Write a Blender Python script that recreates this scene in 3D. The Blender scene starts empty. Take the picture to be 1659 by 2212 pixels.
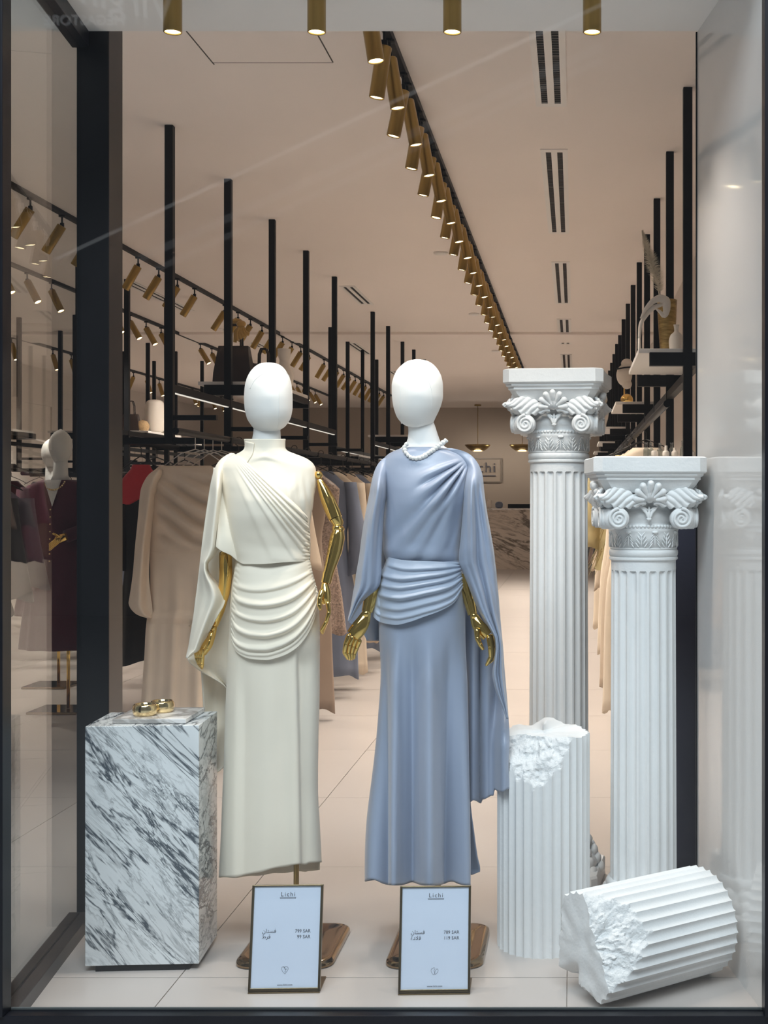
import bpy, bmesh, math, random
import numpy as np
from mathutils import Vector, Matrix, noise
random.seed(4); np.random.seed(4)
S = bpy.context.scene
C = S.collection
PI = math.pi
# ------------------------------------------------------------------ camera (pixel frame 1659 x 2212)
F, CX, CY, EYE = 2800.0, 1241.0, 1074.0, 1.386
cam_d = bpy.data.cameras.new('camera'); cam = bpy.data.objects.new('camera', cam_d); C.objects.link(cam)
cam.location = (0, 0, EYE); cam.rotation_euler = (PI/2, 0, 0)
cam_d.sensor_fit = 'VERTICAL'; cam_d.sensor_height = 36; cam_d.sensor_width = 27
cam_d.lens = 36*F/2212; cam_d.shift_x = -(CX-829.5)/2212; cam_d.shift_y = -(1106-CY)/2212
cam_d.clip_start = 0.05; cam_d.clip_end = 200
S.camera = cam
S.view_settings.view_transform = 'Standard'; S.view_settings.look = 'None'
S.view_settings.gamma = 1; S.view_settings.use_curve_mapping = False
S.view_settings.exposure = 0.05
S.cycles.max_bounces = 7; S.cycles.glossy_bounces = 4; S.cycles.transparent_max_bounces = 12
# ------------------------------------------------------------------ light of the mall outside
w = bpy.data.worlds.new('mall_ambience'); S.world = w; w.use_nodes = True
bg = w.node_tree.nodes['Background']; bg.inputs[0].default_value = (0.80, 0.89, 1.0, 1); bg.inputs[1].default_value = 0.13
def area(name, loc, rot, sx, sy, power, col):
    l = bpy.data.lights.new(name, 'AREA'); l.shape = 'RECTANGLE'; l.size = sx; l.size_y = sy; l.energy = power; l.color = col
    o = bpy.data.objects.new(name, l); C.objects.link(o); o.location = loc; o.rotation_euler = rot; return o
area('mall_skylight', (-0.8, -1.3, 7.2), (math.radians(40), 0, 0), 6.0, 3.0, 700, (0.86, 0.93, 1.0))
SPOT_W, FRONT_W = 100.0, 25.0          # watts of one track spotlight / one window spotlight
WARM = (1.0, 0.87, 0.755)

# ------------------------------------------------------------------ helpers
def W(px, py, d):
    return ((px-CX)/F*d, d, EYE-(py-CY)/F*d)
def pchip(xs, ys, x):
    xs = np.asarray(xs, float); ys = np.asarray(ys, float); x = np.clip(np.asarray(x, float), xs[0], xs[-1])
    if len(xs) == 2: return np.interp(x, xs, ys)
    h = np.diff(xs); dl = np.diff(ys)/h; m = np.zeros_like(ys)
    for i in range(1, len(xs)-1):
        if dl[i-1]*dl[i] > 0:
            w1 = 2*h[i]+h[i-1]; w2 = h[i]+2*h[i-1]; m[i] = (w1+w2)/(w1/dl[i-1]+w2/dl[i])
    m[0] = dl[0]; m[-1] = dl[-1]
    k = np.clip(np.searchsorted(xs, x, 'right')-1, 0, len(xs)-2); t = (x-xs[k])/h[k]
    return ((1+2*t)*(1-t)**2*ys[k]+t*(1-t)**2*h[k]*m[k]+t*t*(3-2*t)*ys[k+1]+t*t*(t-1)*h[k]*m[k+1])
class Rows:
    def __init__(s, rows): s.a = np.array(rows, float)
    def __call__(s, py): return [pchip(s.a[:, 0], s.a[:, i], py) for i in range(1, s.a.shape[1])]
def crom(pts, n):
    p = np.array(pts, float); L = np.r_[0, np.cumsum(np.linalg.norm(np.diff(p, axis=0), axis=1))]; t = np.linspace(0, L[-1], n)
    return np.stack([pchip(L, p[:, i], t) for i in range(p.shape[1])], 1)
def coons(top, bot, left, right, nu, nv):
    T, B, Lf, R = crom(top, nu), crom(bot, nu), crom(left, nv), crom(right, nv)
    u = np.linspace(0, 1, nu)[None, :, None]; v = np.linspace(0, 1, nv)[:, None, None]
    return ((1-v)*T[None]+v*B[None]+(1-u)*Lf[:, None]+u*R[:, None]
            - ((1-u)*(1-v)*T[0]+u*(1-v)*T[-1]+(1-u)*v*B[0]+u*v*B[-1]))
def sm(a, b, x):
    t = np.clip((np.asarray(x, float)-a)/(b-a), 0, 1); return t*t*(3-2*t)
def bump(x, c, wd): return np.exp(-((np.asarray(x, float)-c)/wd)**2)

def setp(o, label=None, cat=None, group=None, kind=None):
    if label: o['label'] = label
    if cat: o['category'] = cat
    if group: o['group'] = group
    if kind: o['kind'] = kind
    return o
def thing(name, label, cat, loc=(0, 0, 0), rz=0, group=None):
    o = bpy.data.objects.new(name, None); C.objects.link(o); o.location = loc; o.rotation_euler = (0, 0, rz); o.empty_display_size = .05
    return setp(o, label, cat, group)
def rootloc(p):
    v = Vector((0, 0, 0))
    while p is not None: v = v+p.location; p = p.parent
    return v
def mk(name, verts, faces, mat, parent=None, smooth=True, world=False, solid=0, bevel=0, sub=0, fixn=True, autosm=None, offset=0):
    """one mesh object; world=True: verts are world coordinates, moved into the (unrotated) parent's frame"""
    me = bpy.data.meshes.new(name)
    if world and parent is not None:
        b = rootloc(parent); verts = [(v[0]-b.x, v[1]-b.y, v[2]-b.z) for v in verts]
    me.from_pydata([tuple(map(float, v)) for v in verts], [], [tuple(int(i) for i in f) for f in faces])
    if fixn:
        bm = bmesh.new(); bm.from_mesh(me); bmesh.ops.recalc_face_normals(bm, faces=bm.faces); bm.to_mesh(me); bm.free()
    if smooth:
        me.polygons.foreach_set('use_smooth', [True]*len(me.polygons))
    if mat is not None: me.materials.append(mat)
    o = bpy.data.objects.new(name, me); C.objects.link(o); o.parent = parent
    if autosm and smooth:
        bm = bmesh.new(); bm.from_mesh(me)
        for e in bm.edges:
            if len(e.link_faces) == 2 and e.calc_face_angle(0) > autosm: e.smooth = False
        bm.to_mesh(me); bm.free()
    if sub:
        m = o.modifiers.new('s', 'SUBSURF'); m.levels = m.render_levels = sub
    if solid:
        m = o.modifiers.new('t', 'SOLIDIFY'); m.thickness = solid; m.offset = offset
    if bevel:
        m = o.modifiers.new('b', 'BEVEL'); m.width = bevel; m.segments = 2; m.limit_method = 'ANGLE'
    return o
class MB:
    """collects shapes for one mesh"""
    def __init__(s): s.v = []; s.f = []
    def add(s, v, f):
        b = len(s.v); s.v += [tuple(p) for p in v]; s.f += [tuple(b+i for i in q) for q in f]; return s
    def box(s, x0, x1, y0, y1, z0, z1):
        return s.add([(x, y, z) for z in (z0, z1) for y in (y0, y1) for x in (x0, x1)],
                     [(0, 2, 3, 1), (4, 5, 7, 6), (0, 1, 5, 4), (2, 6, 7, 3), (0, 4, 6, 2), (1, 3, 7, 5)])
    def bar(s, a, b, wx, wz):
        a, b = Vector(a), Vector(b); d = (b-a).normalized(); up = Vector((0, 0, 1)) if abs(d.z) < .9 else Vector((0, 1, 0))
        r = d.cross(up).normalized()*wx/2; u = r.cross(d).normalized()*wz/2
        return s.add([p+i*r+j*u for p in (a, b) for i, j in ((-1, -1), (1, -1), (1, 1), (-1, 1))],
                     [(0, 1, 2, 3), (7, 6, 5, 4), (0, 4, 5, 1), (1, 5, 6, 2), (2, 6, 7, 3), (3, 7, 4, 0)])
    def grid(s, P, closed=False):
        P = np.asarray(P); nv, nu = P.shape[:2]; f = []
        for j in range(nv-1):
            for i in range(nu if closed else nu-1):
                i2 = (i+1) % nu; f.append((j*nu+i, j*nu+i2, (j+1)*nu+i2, (j+1)*nu+i))
        return s.add(P.reshape(-1, 3), f)
    def lathe(s, prof, n=24, c=(0, 0, 0), cap=True):
        P = np.array([[(c[0]+r*math.cos(2*PI*i/n), c[1]+r*math.sin(2*PI*i/n), c[2]+z) for i in range(n)] for r, z in prof])
        b = len(s.v); s.grid(P, True)
        if cap:
            s.f.append(tuple(b+i for i in range(n))[::-1]); s.f.append(tuple(b+(len(prof)-1)*n+i for i in range(n)))
        return s
    def tube(s, pts, rad, n=12, cap=True, flat=1.0, axis=None):
        """tapered tube along points; flat squashes it along axis"""
        p = [Vector(q) for q in pts]; m = len(p); rad = [float(rad)]*m if not hasattr(rad, '__len__') else [float(q) for q in rad]
        prev = None; rings = []
        for i in range(m):
            t = (p[min(i+1, m-1)]-p[max(i-1, 0)]).normalized()
            if axis is not None: a = (Vector(axis)-t*Vector(axis).dot(t)).normalized()
            elif prev is None:
                a = t.cross(Vector((0, 0, 1)) if abs(t.z) < .9 else Vector((1, 0, 0))).normalized()
            else: a = (prev-t*prev.dot(t)).normalized()
            prev = a; b = t.cross(a)
            rings.append([p[i]+rad[i]*(flat*math.cos(2*PI*k/n)*a+math.sin(2*PI*k/n)*b) for k in range(n)])
        b0 = len(s.v); s.grid(np.array([[tuple(v) for v in r] for r in rings]), True)
        if cap:
            s.f.append(tuple(b0+i for i in range(n))[::-1]); s.f.append(tuple(b0+(m-1)*n+i for i in range(n)))
        return s
    def capsule(s, a, b, ra, rb, n=10, flat=1.0, axis=None):
        a, b = Vector(a), Vector(b); ra, rb = float(ra), float(rb); d = (b-a); L = d.length; d = d/L if L else Vector((0, 0, 1)); pts = []; rr = []
        for k in range(4): t = PI/2*(1-k/4)*.97; pts.append(a-d*ra*math.sin(t)); rr.append(ra*math.cos(t))
        pts.append(a); rr.append(ra); pts.append(b); rr.append(rb)
        for k in range(1, 5): t = PI/2*(k/4)*.97; pts.append(b+d*rb*math.sin(t)); rr.append(rb*math.cos(t))
        return s.tube(pts, rr, n, True, flat, axis)
    def ell(s, c, r, n=10, m=7, R=None):
        P = []
        for j in range(m+1):
            ph = PI*(j/m*.98+.01)
            P.append([(r[0]*math.sin(ph)*math.cos(2*PI*i/n), r[1]*math.sin(ph)*math.sin(2*PI*i/n), r[2]*math.cos(ph)) for i in range(n)])
        P = np.array(P)
        if R is not None: P = P @ np.array(R.to_3x3()).T
        b = len(s.v); s.grid(P+np.array(c), True); s.f.append(tuple(b+i for i in range(n))[::-1]); s.f.append(tuple(b+m*n+i for i in range(n)))
        return s
    def xf(s, M):
        s.v = [tuple(M @ Vector(v)) for v in s.v]; return s
    def out(s, name, mat, parent=None, **k): return mk(name, s.v, s.f, mat, parent, **k)
def struct(o): o['kind'] = 'structure'; return o
ORD = 'first second third fourth fifth sixth seventh eighth ninth tenth eleventh twelfth thirteenth fourteenth fifteenth sixteenth seventeenth eighteenth nineteenth'.split()
def ordw(i):
    if i < 19: return ORD[i]
    t, u = divmod(i+1, 10); T = {2: 'twent', 3: 'thirt', 4: 'fort', 5: 'fift', 6: 'sixt'}[t]
    return T+'ieth' if u == 0 else T+'y-'+ORD[u-1]

# ------------------------------------------------------------------ materials
def mat(name, col, rough=.5, metal=0, spec=.5, var=.05, scale=8, bump=0, bscale=60, sheen=0, coat=0, stretch=None, aniso=0, sss=0):
    m = bpy.data.materials.new(name); m.use_nodes = True; t = m.node_tree; N = t.nodes; L = t.links
    p = N['Principled BSDF']; p.inputs['Roughness'].default_value = rough; p.inputs['Metallic'].default_value = metal
    p.inputs['Specular IOR Level'].default_value = spec; p.inputs['Sheen Weight'].default_value = sheen; p.inputs['Coat Weight'].default_value = coat
    p.inputs['Coat Roughness'].default_value = .05; p.inputs['Anisotropic'].default_value = aniso
    tc = N.new('ShaderNodeTexCoord'); mp = N.new('ShaderNodeMapping'); L.new(tc.outputs['Object'], mp.inputs[0])
    if stretch: mp.inputs['Scale'].default_value = stretch
    nz = N.new('ShaderNodeTexNoise'); nz.inputs['Scale'].default_value = scale; nz.inputs['Detail'].default_value = 3; L.new(mp.outputs[0], nz.inputs['Vector'])
    r = N.new('ShaderNodeValToRGB'); c = np.array(col)
    r.color_ramp.elements[0].position = .3; r.color_ramp.elements[1].position = .7
    r.color_ramp.elements[0].color = (*np.clip(c*(1-var), 0, 1), 1); r.color_ramp.elements[1].color = (*np.clip(c*(1+var), 0, 1), 1)
    L.new(nz.outputs['Fac'], r.inputs[0]); L.new(r.outputs[0], p.inputs['Base Color'])
    if bump:
        n2 = N.new('ShaderNodeTexNoise'); n2.inputs['Scale'].default_value = bscale; n2.inputs['Detail'].default_value = 4; L.new(mp.outputs[0], n2.inputs['Vector'])
        b = N.new('ShaderNodeBump'); b.inputs['Strength'].default_value = bump; b.inputs['Distance'].default_value = .01
        L.new(n2.outputs['Fac'], b.inputs['Height']); L.new(b.outputs[0], p.inputs['Normal'])
    return m
def emit(name, col, st):
    m = bpy.data.materials.new(name); m.use_nodes = True; t = m.node_tree; t.nodes.remove(t.nodes['Principled BSDF'])
    e = t.nodes.new('ShaderNodeEmission'); e.inputs[0].default_value = (*col, 1); e.inputs[1].default_value = st
    t.links.new(e.outputs[0], t.nodes['Material Output'].inputs[0]); return m
def glass(name, tint=(1, 1, 1), f0=.04, f90=.96):
    m = bpy.data.materials.new(name); m.use_nodes = True; t = m.node_tree; N = t.nodes; L = t.links; N.remove(N['Principled BSDF'])
    lw = N.new('ShaderNodeLayerWeight'); lw.inputs[0].default_value = .5
    pw = N.new('ShaderNodeMath'); pw.operation = 'POWER'; pw.inputs[1].default_value = 5; L.new(lw.outputs['Facing'], pw.inputs[0])
    ma = N.new('ShaderNodeMath'); ma.operation = 'MULTIPLY_ADD'; ma.inputs[1].default_value = f90; ma.inputs[2].default_value = f0; L.new(pw.outputs[0], ma.inputs[0])
    tr = N.new('ShaderNodeBsdfTransparent'); tr.inputs[0].default_value = (*tint, 1)
    gl = N.new('ShaderNodeBsdfGlossy'); gl.inputs['Roughness'].default_value = .0
    mx = N.new('ShaderNodeMixShader'); L.new(ma.outputs[0], mx.inputs[0]); L.new(tr.outputs[0], mx.inputs[1]); L.new(gl.outputs[0], mx.inputs[2])
    L.new(mx.outputs[0], N['Material Output'].inputs[0]); return m
def marble(name, base, vein, rot, dens=1.0, soft=.5):
    m = bpy.data.materials.new(name); m.use_nodes = True; t = m.node_tree; N = t.nodes; L = t.links
    p = N['Principled BSDF']; p.inputs['Roughness'].default_value = .22; p.inputs['Specular IOR Level'].default_value = .45
    tc = N.new('ShaderNodeTexCoord'); mp = N.new('ShaderNodeMapping'); L.new(tc.outputs['Object'], mp.inputs[0])
    mp.vector_type = 'TEXTURE'; mp.inputs['Rotation'].default_value = rot; mp.inputs['Scale'].default_value = (3.4, 2.4, .62)   # long along local x
    def noise_(sc, det, dis, seed):
        n = N.new('ShaderNodeTexNoise'); n.noise_dimensions = '4D'; n.inputs['W'].default_value = seed
        n.inputs['Scale'].default_value = sc; n.inputs['Detail'].default_value = det; n.inputs['Distortion'].default_value = dis; n.inputs['Roughness'].default_value = .62
        L.new(mp.outputs[0], n.inputs['Vector']); return n.outputs['Fac']
    def mth(op, a, b, c=None):
        k = N.new('ShaderNodeMath'); k.operation = op
        for i, q in enumerate((a, b, c)):
            if q is None: continue
            if isinstance(q, (int, float)): k.inputs[i].default_value = q
            else: L.new(q, k.inputs[i])
        return k.outputs[0]
    def vein_(sc, det, dis, seed, width):
        a = mth('ABSOLUTE', mth('SUBTRACT', noise_(sc, det, dis, seed), .5), 0)
        return mth('SUBTRACT', 1, mth('MINIMUM', mth('DIVIDE', a, width), 1))
    v1 = vein_(3.2*dens, 5, .6, 1.3, .022); v2 = vein_(6.0*dens, 6, .9, 7.7, .026); v3 = vein_(12*dens, 5, .8, 3.1, .040)
    mask = mth('MULTIPLY', mth('MAXIMUM', mth('SUBTRACT', noise_(2.3*dens, 3, .4, 5.5), .40), 0), 4.5)
    tot = mth('MINIMUM', mth('ADD', mth('MULTIPLY', v1, .95), mth('MULTIPLY', mth('ADD', mth('MULTIPLY', v2, .95), mth('MULTIPLY', v3, .6)), mth('MINIMUM', mask, 1))), 1)
    cloud = mth('MULTIPLY', mth('MAXIMUM', mth('SUBTRACT', noise_(3.0*dens, 5, .5, 9.1), .47), 0), soft*3.0)
    r = N.new('ShaderNodeMix'); r.data_type = 'RGBA'; L.new(tot, r.inputs[0]); 
    r2 = N.new('ShaderNodeMix'); r2.data_type = 'RGBA'; L.new(cloud, r2.inputs[0]); r2.inputs[6].default_value = (*base, 1); r2.inputs[7].default_value = (*(np.array(base)*.55), 1)
    L.new(r2.outputs[2], r.inputs[6]); r.inputs[7].default_value = (*vein, 1)
    L.new(r.outputs[2], p.inputs['Base Color']); return m
M = {}
M['black'] = mat('black_powder_coat', (.006, .007, .009), .5, spec=.25, var=.2)
M['blackfrm'] = mat('black_window_frame', (.007, .008, .012), .35, spec=.3, var=.2)
M['ceiling'] = mat('ceiling_paint', (.88, .805, .755), .9, var=.012, scale=2)
M['soffit'] = mat('soffit_paint', (.80, .785, .77), .9, var=.012, scale=2)
M['wall'] = mat('wall_paint', (.76, .70, .65), .85, var=.015, scale=2)
M['backwall'] = mat('back_wall_paint', (.40, .34, .285), .8, var=.02, scale=2)
M['gloss'] = mat('lacquered_white_panel', (.73, .715, .70), .06, spec=.6, var=.01, scale=2)
M['tile'] = mat('cream_floor_tile', (.52, .475, .445), .34, spec=.45, var=.03, scale=1.6)
M['grout'] = mat('floor_joint', (.43, .39, .36), .8)
M['brass'] = mat('brushed_brass', (.36, .245, .085), .3, metal=1, var=.12, scale=40, stretch=(1, 1, .05))
M['gold'] = mat('polished_gold', (.88, .60, .19), .07, metal=1, var=.02)
M['goldbase'] = mat('gold_stand_plate', (.30, .205, .115), .07, metal=1, var=.03)
M['pale_gold'] = mat('pale_gold', (.86, .68, .38), .12, metal=1, var=.02)
M['bronze'] = mat('dark_bronze_frame', (.20, .155, .085), .28, metal=1, var=.06)
M['plaster'] = mat('white_plaster', (.80, .81, .81), .75, var=.02, scale=6, bump=.12, bscale=90)
M['rough'] = mat('broken_plaster', (.82, .83, .83), .85, var=.02, scale=12, bump=.9, bscale=55)
M['head'] = mat('white_stretched_fabric', (.86, .845, .81), .8, var=.008, bump=.05, bscale=500, sheen=.2)
M['neck'] = mat('white_matt_neck', (.84, .84, .83), .55, var=.008)
M['cream'] = mat('cream_crepe', (.87, .80, .67), .72, var=.012, sheen=.15, bump=.04, bscale=700)
M['satin'] = mat('ice_blue_satin', (.315, .37, .485), .37, spec=.6, var=.02, sheen=.25, bump=.02, bscale=300)
M['chiffon'] = mat('ice_blue_chiffon', (.41, .475, .585), .55, var=.02, sheen=.3, bump=.03, bscale=500)
M['pearl'] = mat('pearl', (.84, .83, .80), .18, spec=.7, coat=.8, var=.04, scale=60)
M['paper'] = mat('sign_paper', (.74, .79, .94), .5, var=.006)
M['ink'] = mat('grey_print', (.08, .08, .10), .7)
M['glass'] = glass('window_glass', (.98, .995, .995), .028, .5)
M['sideglass'] = glass('side_window_glass', (.96, .985, .985), .04, .62)
M['bottle'] = glass('bottle_glass', (.75, .80, .80), .22)
M['white'] = mat('white_laminate', (.80, .77, .74), .4, var=.01)
M['ceramic'] = mat('white_ceramic', (.80, .74, .67), .45, var=.03)
M['lens'] = emit('lamp_lens', (1.0, .80, .50), 9.0)
M['pend'] = emit('pendant_glow', (1.0, .72, .42), 1.6)
M['led'] = emit('led_strip', (1.0, .90, .78), .85)
M['marble'] = marble('arabescato_marble', (.80, .83, .84), (.075, .095, .115), (0, math.radians(49), 0), 1.55)
M['marble2'] = marble('pale_marble', (.86, .84, .82), (.40, .38, .36), (0, math.radians(25), .3), .7, .2)
M['desk'] = marble('counter_marble', (.70, .62, .54), (.20, .165, .13), (0, math.radians(20), 0), .34, .25)
M['brownleather'] = mat('dark_brown_leather', (.028, .018, .015), .4, var=.1)
M['darkhanger'] = mat('black_hanger', (.02, .019, .018), .4)
M['hanger'] = mat('clear_hanger', (.55, .50, .45), .25, spec=.7)
M['pampas'] = mat('dried_pampas', (.80, .73, .60), .9, var=.12)
# ------------------------------------------------------------------ the setting
CEIL, SOF = 3.286, 2.896
XL, XR, YB = -7.861, .95, 27.5
def sbox(name, x0, x1, y0, y1, z0, z1, m, bevel=0, parent=None):
    o = MB().box(x0, x1, y0, y1, z0, z1).out(name, m, parent, smooth=False, bevel=bevel)
    if parent is None: struct(o)
    return o
fl = sbox('floor', XL-.2, XR+.2, 3.385, YB+.2, -.06, -.006, M['grout'])
xs = [XL]+[-1.141+1.12*k for k in range(-5, 2)]+[XR]; ys = [3.386]+[3.74+1.12*k for k in range(0, 22)]
tcache = {}
for i in range(len(xs)-1):
    for j in range(len(ys)-1):
        wx, wy = round(xs[i+1]-xs[i]-.0035, 4), round(min(ys[j+1], YB)-ys[j]-.0035, 4)
        if wy < .05 or wx < .05: continue
        me = tcache.get((wx, wy))
        if me is None:
            o = MB().box(-wx/2, wx/2, -wy/2, wy/2, -.006, 0).out('floor_tile', M['tile'], fl, smooth=False); tcache[(wx, wy)] = o.data
        else:
            o = bpy.data.objects.new('floor_tile', me); C.objects.link(o); o.parent = fl
        o.location = ((xs[i]+xs[i+1])/2, ys[j]+wy/2+.00175, random.uniform(-.0004, .0002))
sbox('mall_floor', -9, 5, -9, 3.33, -.16, -.06, mat('mall_floor_stone', (.55, .55, .55), .25, var=.04))['kind'] = 'structure'
ce = sbox('ceiling', XL-.2, XR+.2, 4.2, YB+.2, CEIL, CEIL+.2, M['ceiling'])
sbox('trim_1', XL, XR, 14.9, 15.7, CEIL-.03, CEIL, M['ceiling'])
sbox('wall_left', XL-.2, XL, 3.4, YB+.2, 0, CEIL+.2, M['wall'])
sbox('wall_right', XR, XR+.2, 4.2, YB+.2, 0, CEIL+.2, M['wall'])
bw = sbox('wall_back', XL-.2, XR+.2, YB, YB+.2, 0, CEIL+.2, M['backwall'])
sbox('wall_front', XL, -4.2, 3.3, 3.5, 0, CEIL+.2, M['wall'])
for k in range(5):                                     # raised frames of the panelled left wall
    y0 = 18.0+k*1.85; b = MB()
    for (a0, a1, c0, c1) in ((y0, y0+1.5, .3, .36), (y0, y0+1.5, 2.74, 2.8), (y0, y0+.06, .36, 2.74), (y0+1.44, y0+1.5, .36, 2.74)):
        b.box(XL, XL+.025, a0, a1, c0, c1)
    b.out('panel_moulding', M['wall'], bpy.data.objects['wall_left'], smooth=False)
# display soffit with the bulkhead above it, lacquered side panel
sbox('ceiling_soffit', -4.2, .62, 3.385, 4.2, SOF, CEIL+.2, M['soffit'])
px = MB().add([(.521, 3.39, 0), (.3985, 4.205, 0), (.95, 4.205, 0), (.95, 3.39, 0), (.521, 3.39, SOF), (.3985, 4.205, SOF), (.95, 4.205, SOF), (.95, 3.39, SOF)],
              [(0, 1, 2, 3), (7, 6, 5, 4), (0, 4, 5, 1), (1, 5, 6, 2), (2, 6, 7, 3), (3, 7, 4, 0)])
struct(px.out('wall_side', M['gloss'], None, smooth=False))
sbox('trim_2', .394, .95, 4.206, 4.216, 0, SOF, M['black'])
# front window: frame and pane
wf = thing('window_1', None, None, (0, 3.38, 0)); wf['kind'] = 'structure'
def fbox(name, x0, x1, y0, y1, z0, z1, m, par=wf):
    b = MB().box(x0, x1, y0, y1, z0, z1); return b.out(name, m, par, smooth=False, world=True, bevel=.002)
fbox('frame', -1.72, .72, 3.34, 3.384, -.12, .049, M['blackfrm'])
fbox('frame', -1.72, -1.470, 3.33, 3.384, .049, 3.1, M['blackfrm'])
fbox('frame', .489, .72, 3.33, 3.384, .049, 3.1, M['blackfrm'])
fbox('frame', -1.470, .489, 3.33, 3.384, 2.95, 3.1, M['blackfrm'])
b = MB().box(-1.471, .490, 3.366, 3.378, .049, 2.95); b.out('pane', M['glass'], wf, smooth=False, world=True)
fbox('gasket', -1.470, .489, 3.379, 3.384, .0485, .056, mat('grey_gasket', (.10, .11, .11), .3))
# side window beside the marble plinth
ws = thing('window_2', None, None, (-1.5, 3.48, 0)); ws['kind'] = 'structure'
def side(name, off0, off1, z0, z1, m, bev=.002):
    f = lambda d: -1.477-.124*(d-3.509)
    v = [(f(d)-o, d, z) for z in (z0, z1) for d, o in ((3.386, off0), (4.2, off0), (4.2, off1), (3.386, off1))]
    return mk(name, v, [(0, 1, 2, 3), (7, 6, 5, 4), (0, 4, 5, 1), (1, 5, 6, 2), (2, 6, 7, 3), (3, 7, 4, 0)], m, ws, smooth=False, world=True, bevel=bev)
side('frame', 0, .075, -.005, .042, mat('dark_brown_metal', (.035, .030, .030), .35, var=.1)); side('frame', .01, .065, 2.842, SOF, M['blackfrm'])
side('pane', .036, .044, .042, 2.842, M['sideglass'], 0)
po = sbox('post', -1.614, -1.509, 4.2, 4.33, 0, CEIL, mat('black_gloss_post', (.008, .0085, .011), .28, spec=.3, var=.1), .003); po.name = 'trim_3'

# ------------------------------------------------------------------ lamps
def mesh_of(mb, m, smooth=True, **k):
    o = mb.out('tmp', m, None, smooth=smooth, **k); me = o.data; bpy.data.objects.remove(o); return me
AS = math.radians(40)
def lampset(r, L):
    body = mesh_of(MB().lathe([(r*.9, 0), (r, -.004), (r, -L), (r*.9, -L-.002), (r*.86, -L), (r*.86, -L+.012)], 20), M['brass'], autosm=AS)
    lens = mesh_of(MB().lathe([(r*.25, -L+.006), (r*.6, -L+.001), (r*.855, -L+.004), (r*.855, -L+.010)], 16), M['lens'])
    return body, lens
body_t, lens_t = lampset(.031, .205); body_w, lens_w = lampset(.0275, .145)
stem_t = mesh_of(MB().lathe([(.022, 0), (.022, -.010), (.006, -.012), (.006, -.07)], 12).box(-.012, .012, -.006, .006, -.085, -.05), M['black'], smooth=False)
stem_w = mesh_of(MB().lathe([(.035, 0), (.035, -.006)], 20), M['brass'], smooth=False)
def spotdata(name, W_, ang, size):
    l = bpy.data.lights.new(name, 'SPOT'); l.energy = W_; l.color = WARM; l.spot_size = math.radians(ang); l.spot_blend = .7; l.shadow_soft_size = size; return l
sd_t = spotdata('track_spot_beam', SPOT_W, 100, .03); sd_w = spotdata('window_spot_beam', FRONT_W, 105, .025)
def child(name, me, parent, loc=(0, 0, 0), rot=(0, 0, 0)):
    o = bpy.data.objects.new(name, me); C.objects.link(o); o.parent = parent; o.location = loc; o.rotation_euler = rot; return o
def spot(loc, rot, label, group, meshes, drop, light=None, L=.205):
    r = thing('spotlight', label, 'lamp', loc, 0, group)
    child('mount', meshes[2], r)
    b = child('lamp_body', meshes[0], r, (0, 0, -drop), rot)
    child('lens', meshes[1], b)
    if light is not None:
        o = bpy.data.objects.new('beam', light); C.objects.link(o); o.parent = b; o.location = (0, 0, -L-.006)
    return r
for k, (pxx, pyy) in enumerate(((373, 66), (684, 65), (977, 60), (1279, 57))):
    x, y, z = W(pxx, pyy, 3.86); H0 = SOF-z-.147
    r = spot((x, y, SOF), (0, 0, 0), 'brass tube spotlight under the white soffit, %s of four from the dark post' % ORD[k], 'window soffit spotlights', (body_w, lens_w, stem_w), max(H0, -.02), sd_w, .145)
def track(x, y0, y1, label):
    t = thing('lighting_track', label, 'track', (x, y0, CEIL))
    MB().box(x-.016, x+.016, y0, y1, CEIL-.03, CEIL).out('rail', M['black'], t, smooth=False, world=True)
    for ye in (y0-.004, y1): MB().box(x-.02, x+.02, ye, ye+.004, CEIL-.032, CEIL).out('end_cap', M['black'], t, smooth=False, world=True)
    return t
TX = -.757
track(TX, 4.25, 20.4, 'black lighting track running down the ceiling above the aisle, nearest the slot vents')
n = 0; pos = []
d = 4.74
while d < 20.2: pos.append((d, 1)); d += .56
d = 5.16
while d < 20.2: pos.append((d, -1)); d += .56
pos.sort()
for i, (d, s_) in enumerate(pos):
    lit = (i % 2 == 0 and d > 5.6)
    spot((TX, d, CEIL-.03), (math.radians(random.uniform(-3, 3)), -s_*math.radians(11+random.uniform(-2, 2)), 0),
         'brass tube spotlight tilted %s, %s on the central ceiling track' % ('towards the vents' if s_ > 0 else 'away from the vents', ordw(i)),
         'central track spotlights', (body_t, lens_t, stem_t), .075, sd_t if lit else None)
track(-3.4, 7.2, 24.0, 'black lighting track above the left clothes rack, its spotlights all leaning left')
for i in range(32):
    d = 7.6+.5*i
    if i in (9, 19): continue
    spot((-3.4, d, CEIL-.03), (0, math.radians(31+random.uniform(-2, 2)), 0), 'brass spotlight leaning left, %s on the track over the left rack' % ordw(i),
         'left track spotlights', (body_t, lens_t, stem_t), .07, sd_t if i % 3 == 0 else None)
track(-4.56, 8.4, 24.0, 'black lighting track farther left, its lit spotlights leaning right')
for i in range(29):
    d = 8.8+.5*i
    if i in (6, 12, 13, 20): continue
    spot((-4.56, d, CEIL-.03), (math.radians(-6), -math.radians(30+random.uniform(-3, 3)), 0), 'lit brass spotlight leaning right, %s on the farther left track' % ordw(i),
         'farther left track spotlights', (body_t, lens_t, stem_t), .07, sd_t if i % 3 == 1 else None)
track(-6.6, 10.0, 25.0, 'black lighting track by the panelled far-left wall')
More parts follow.
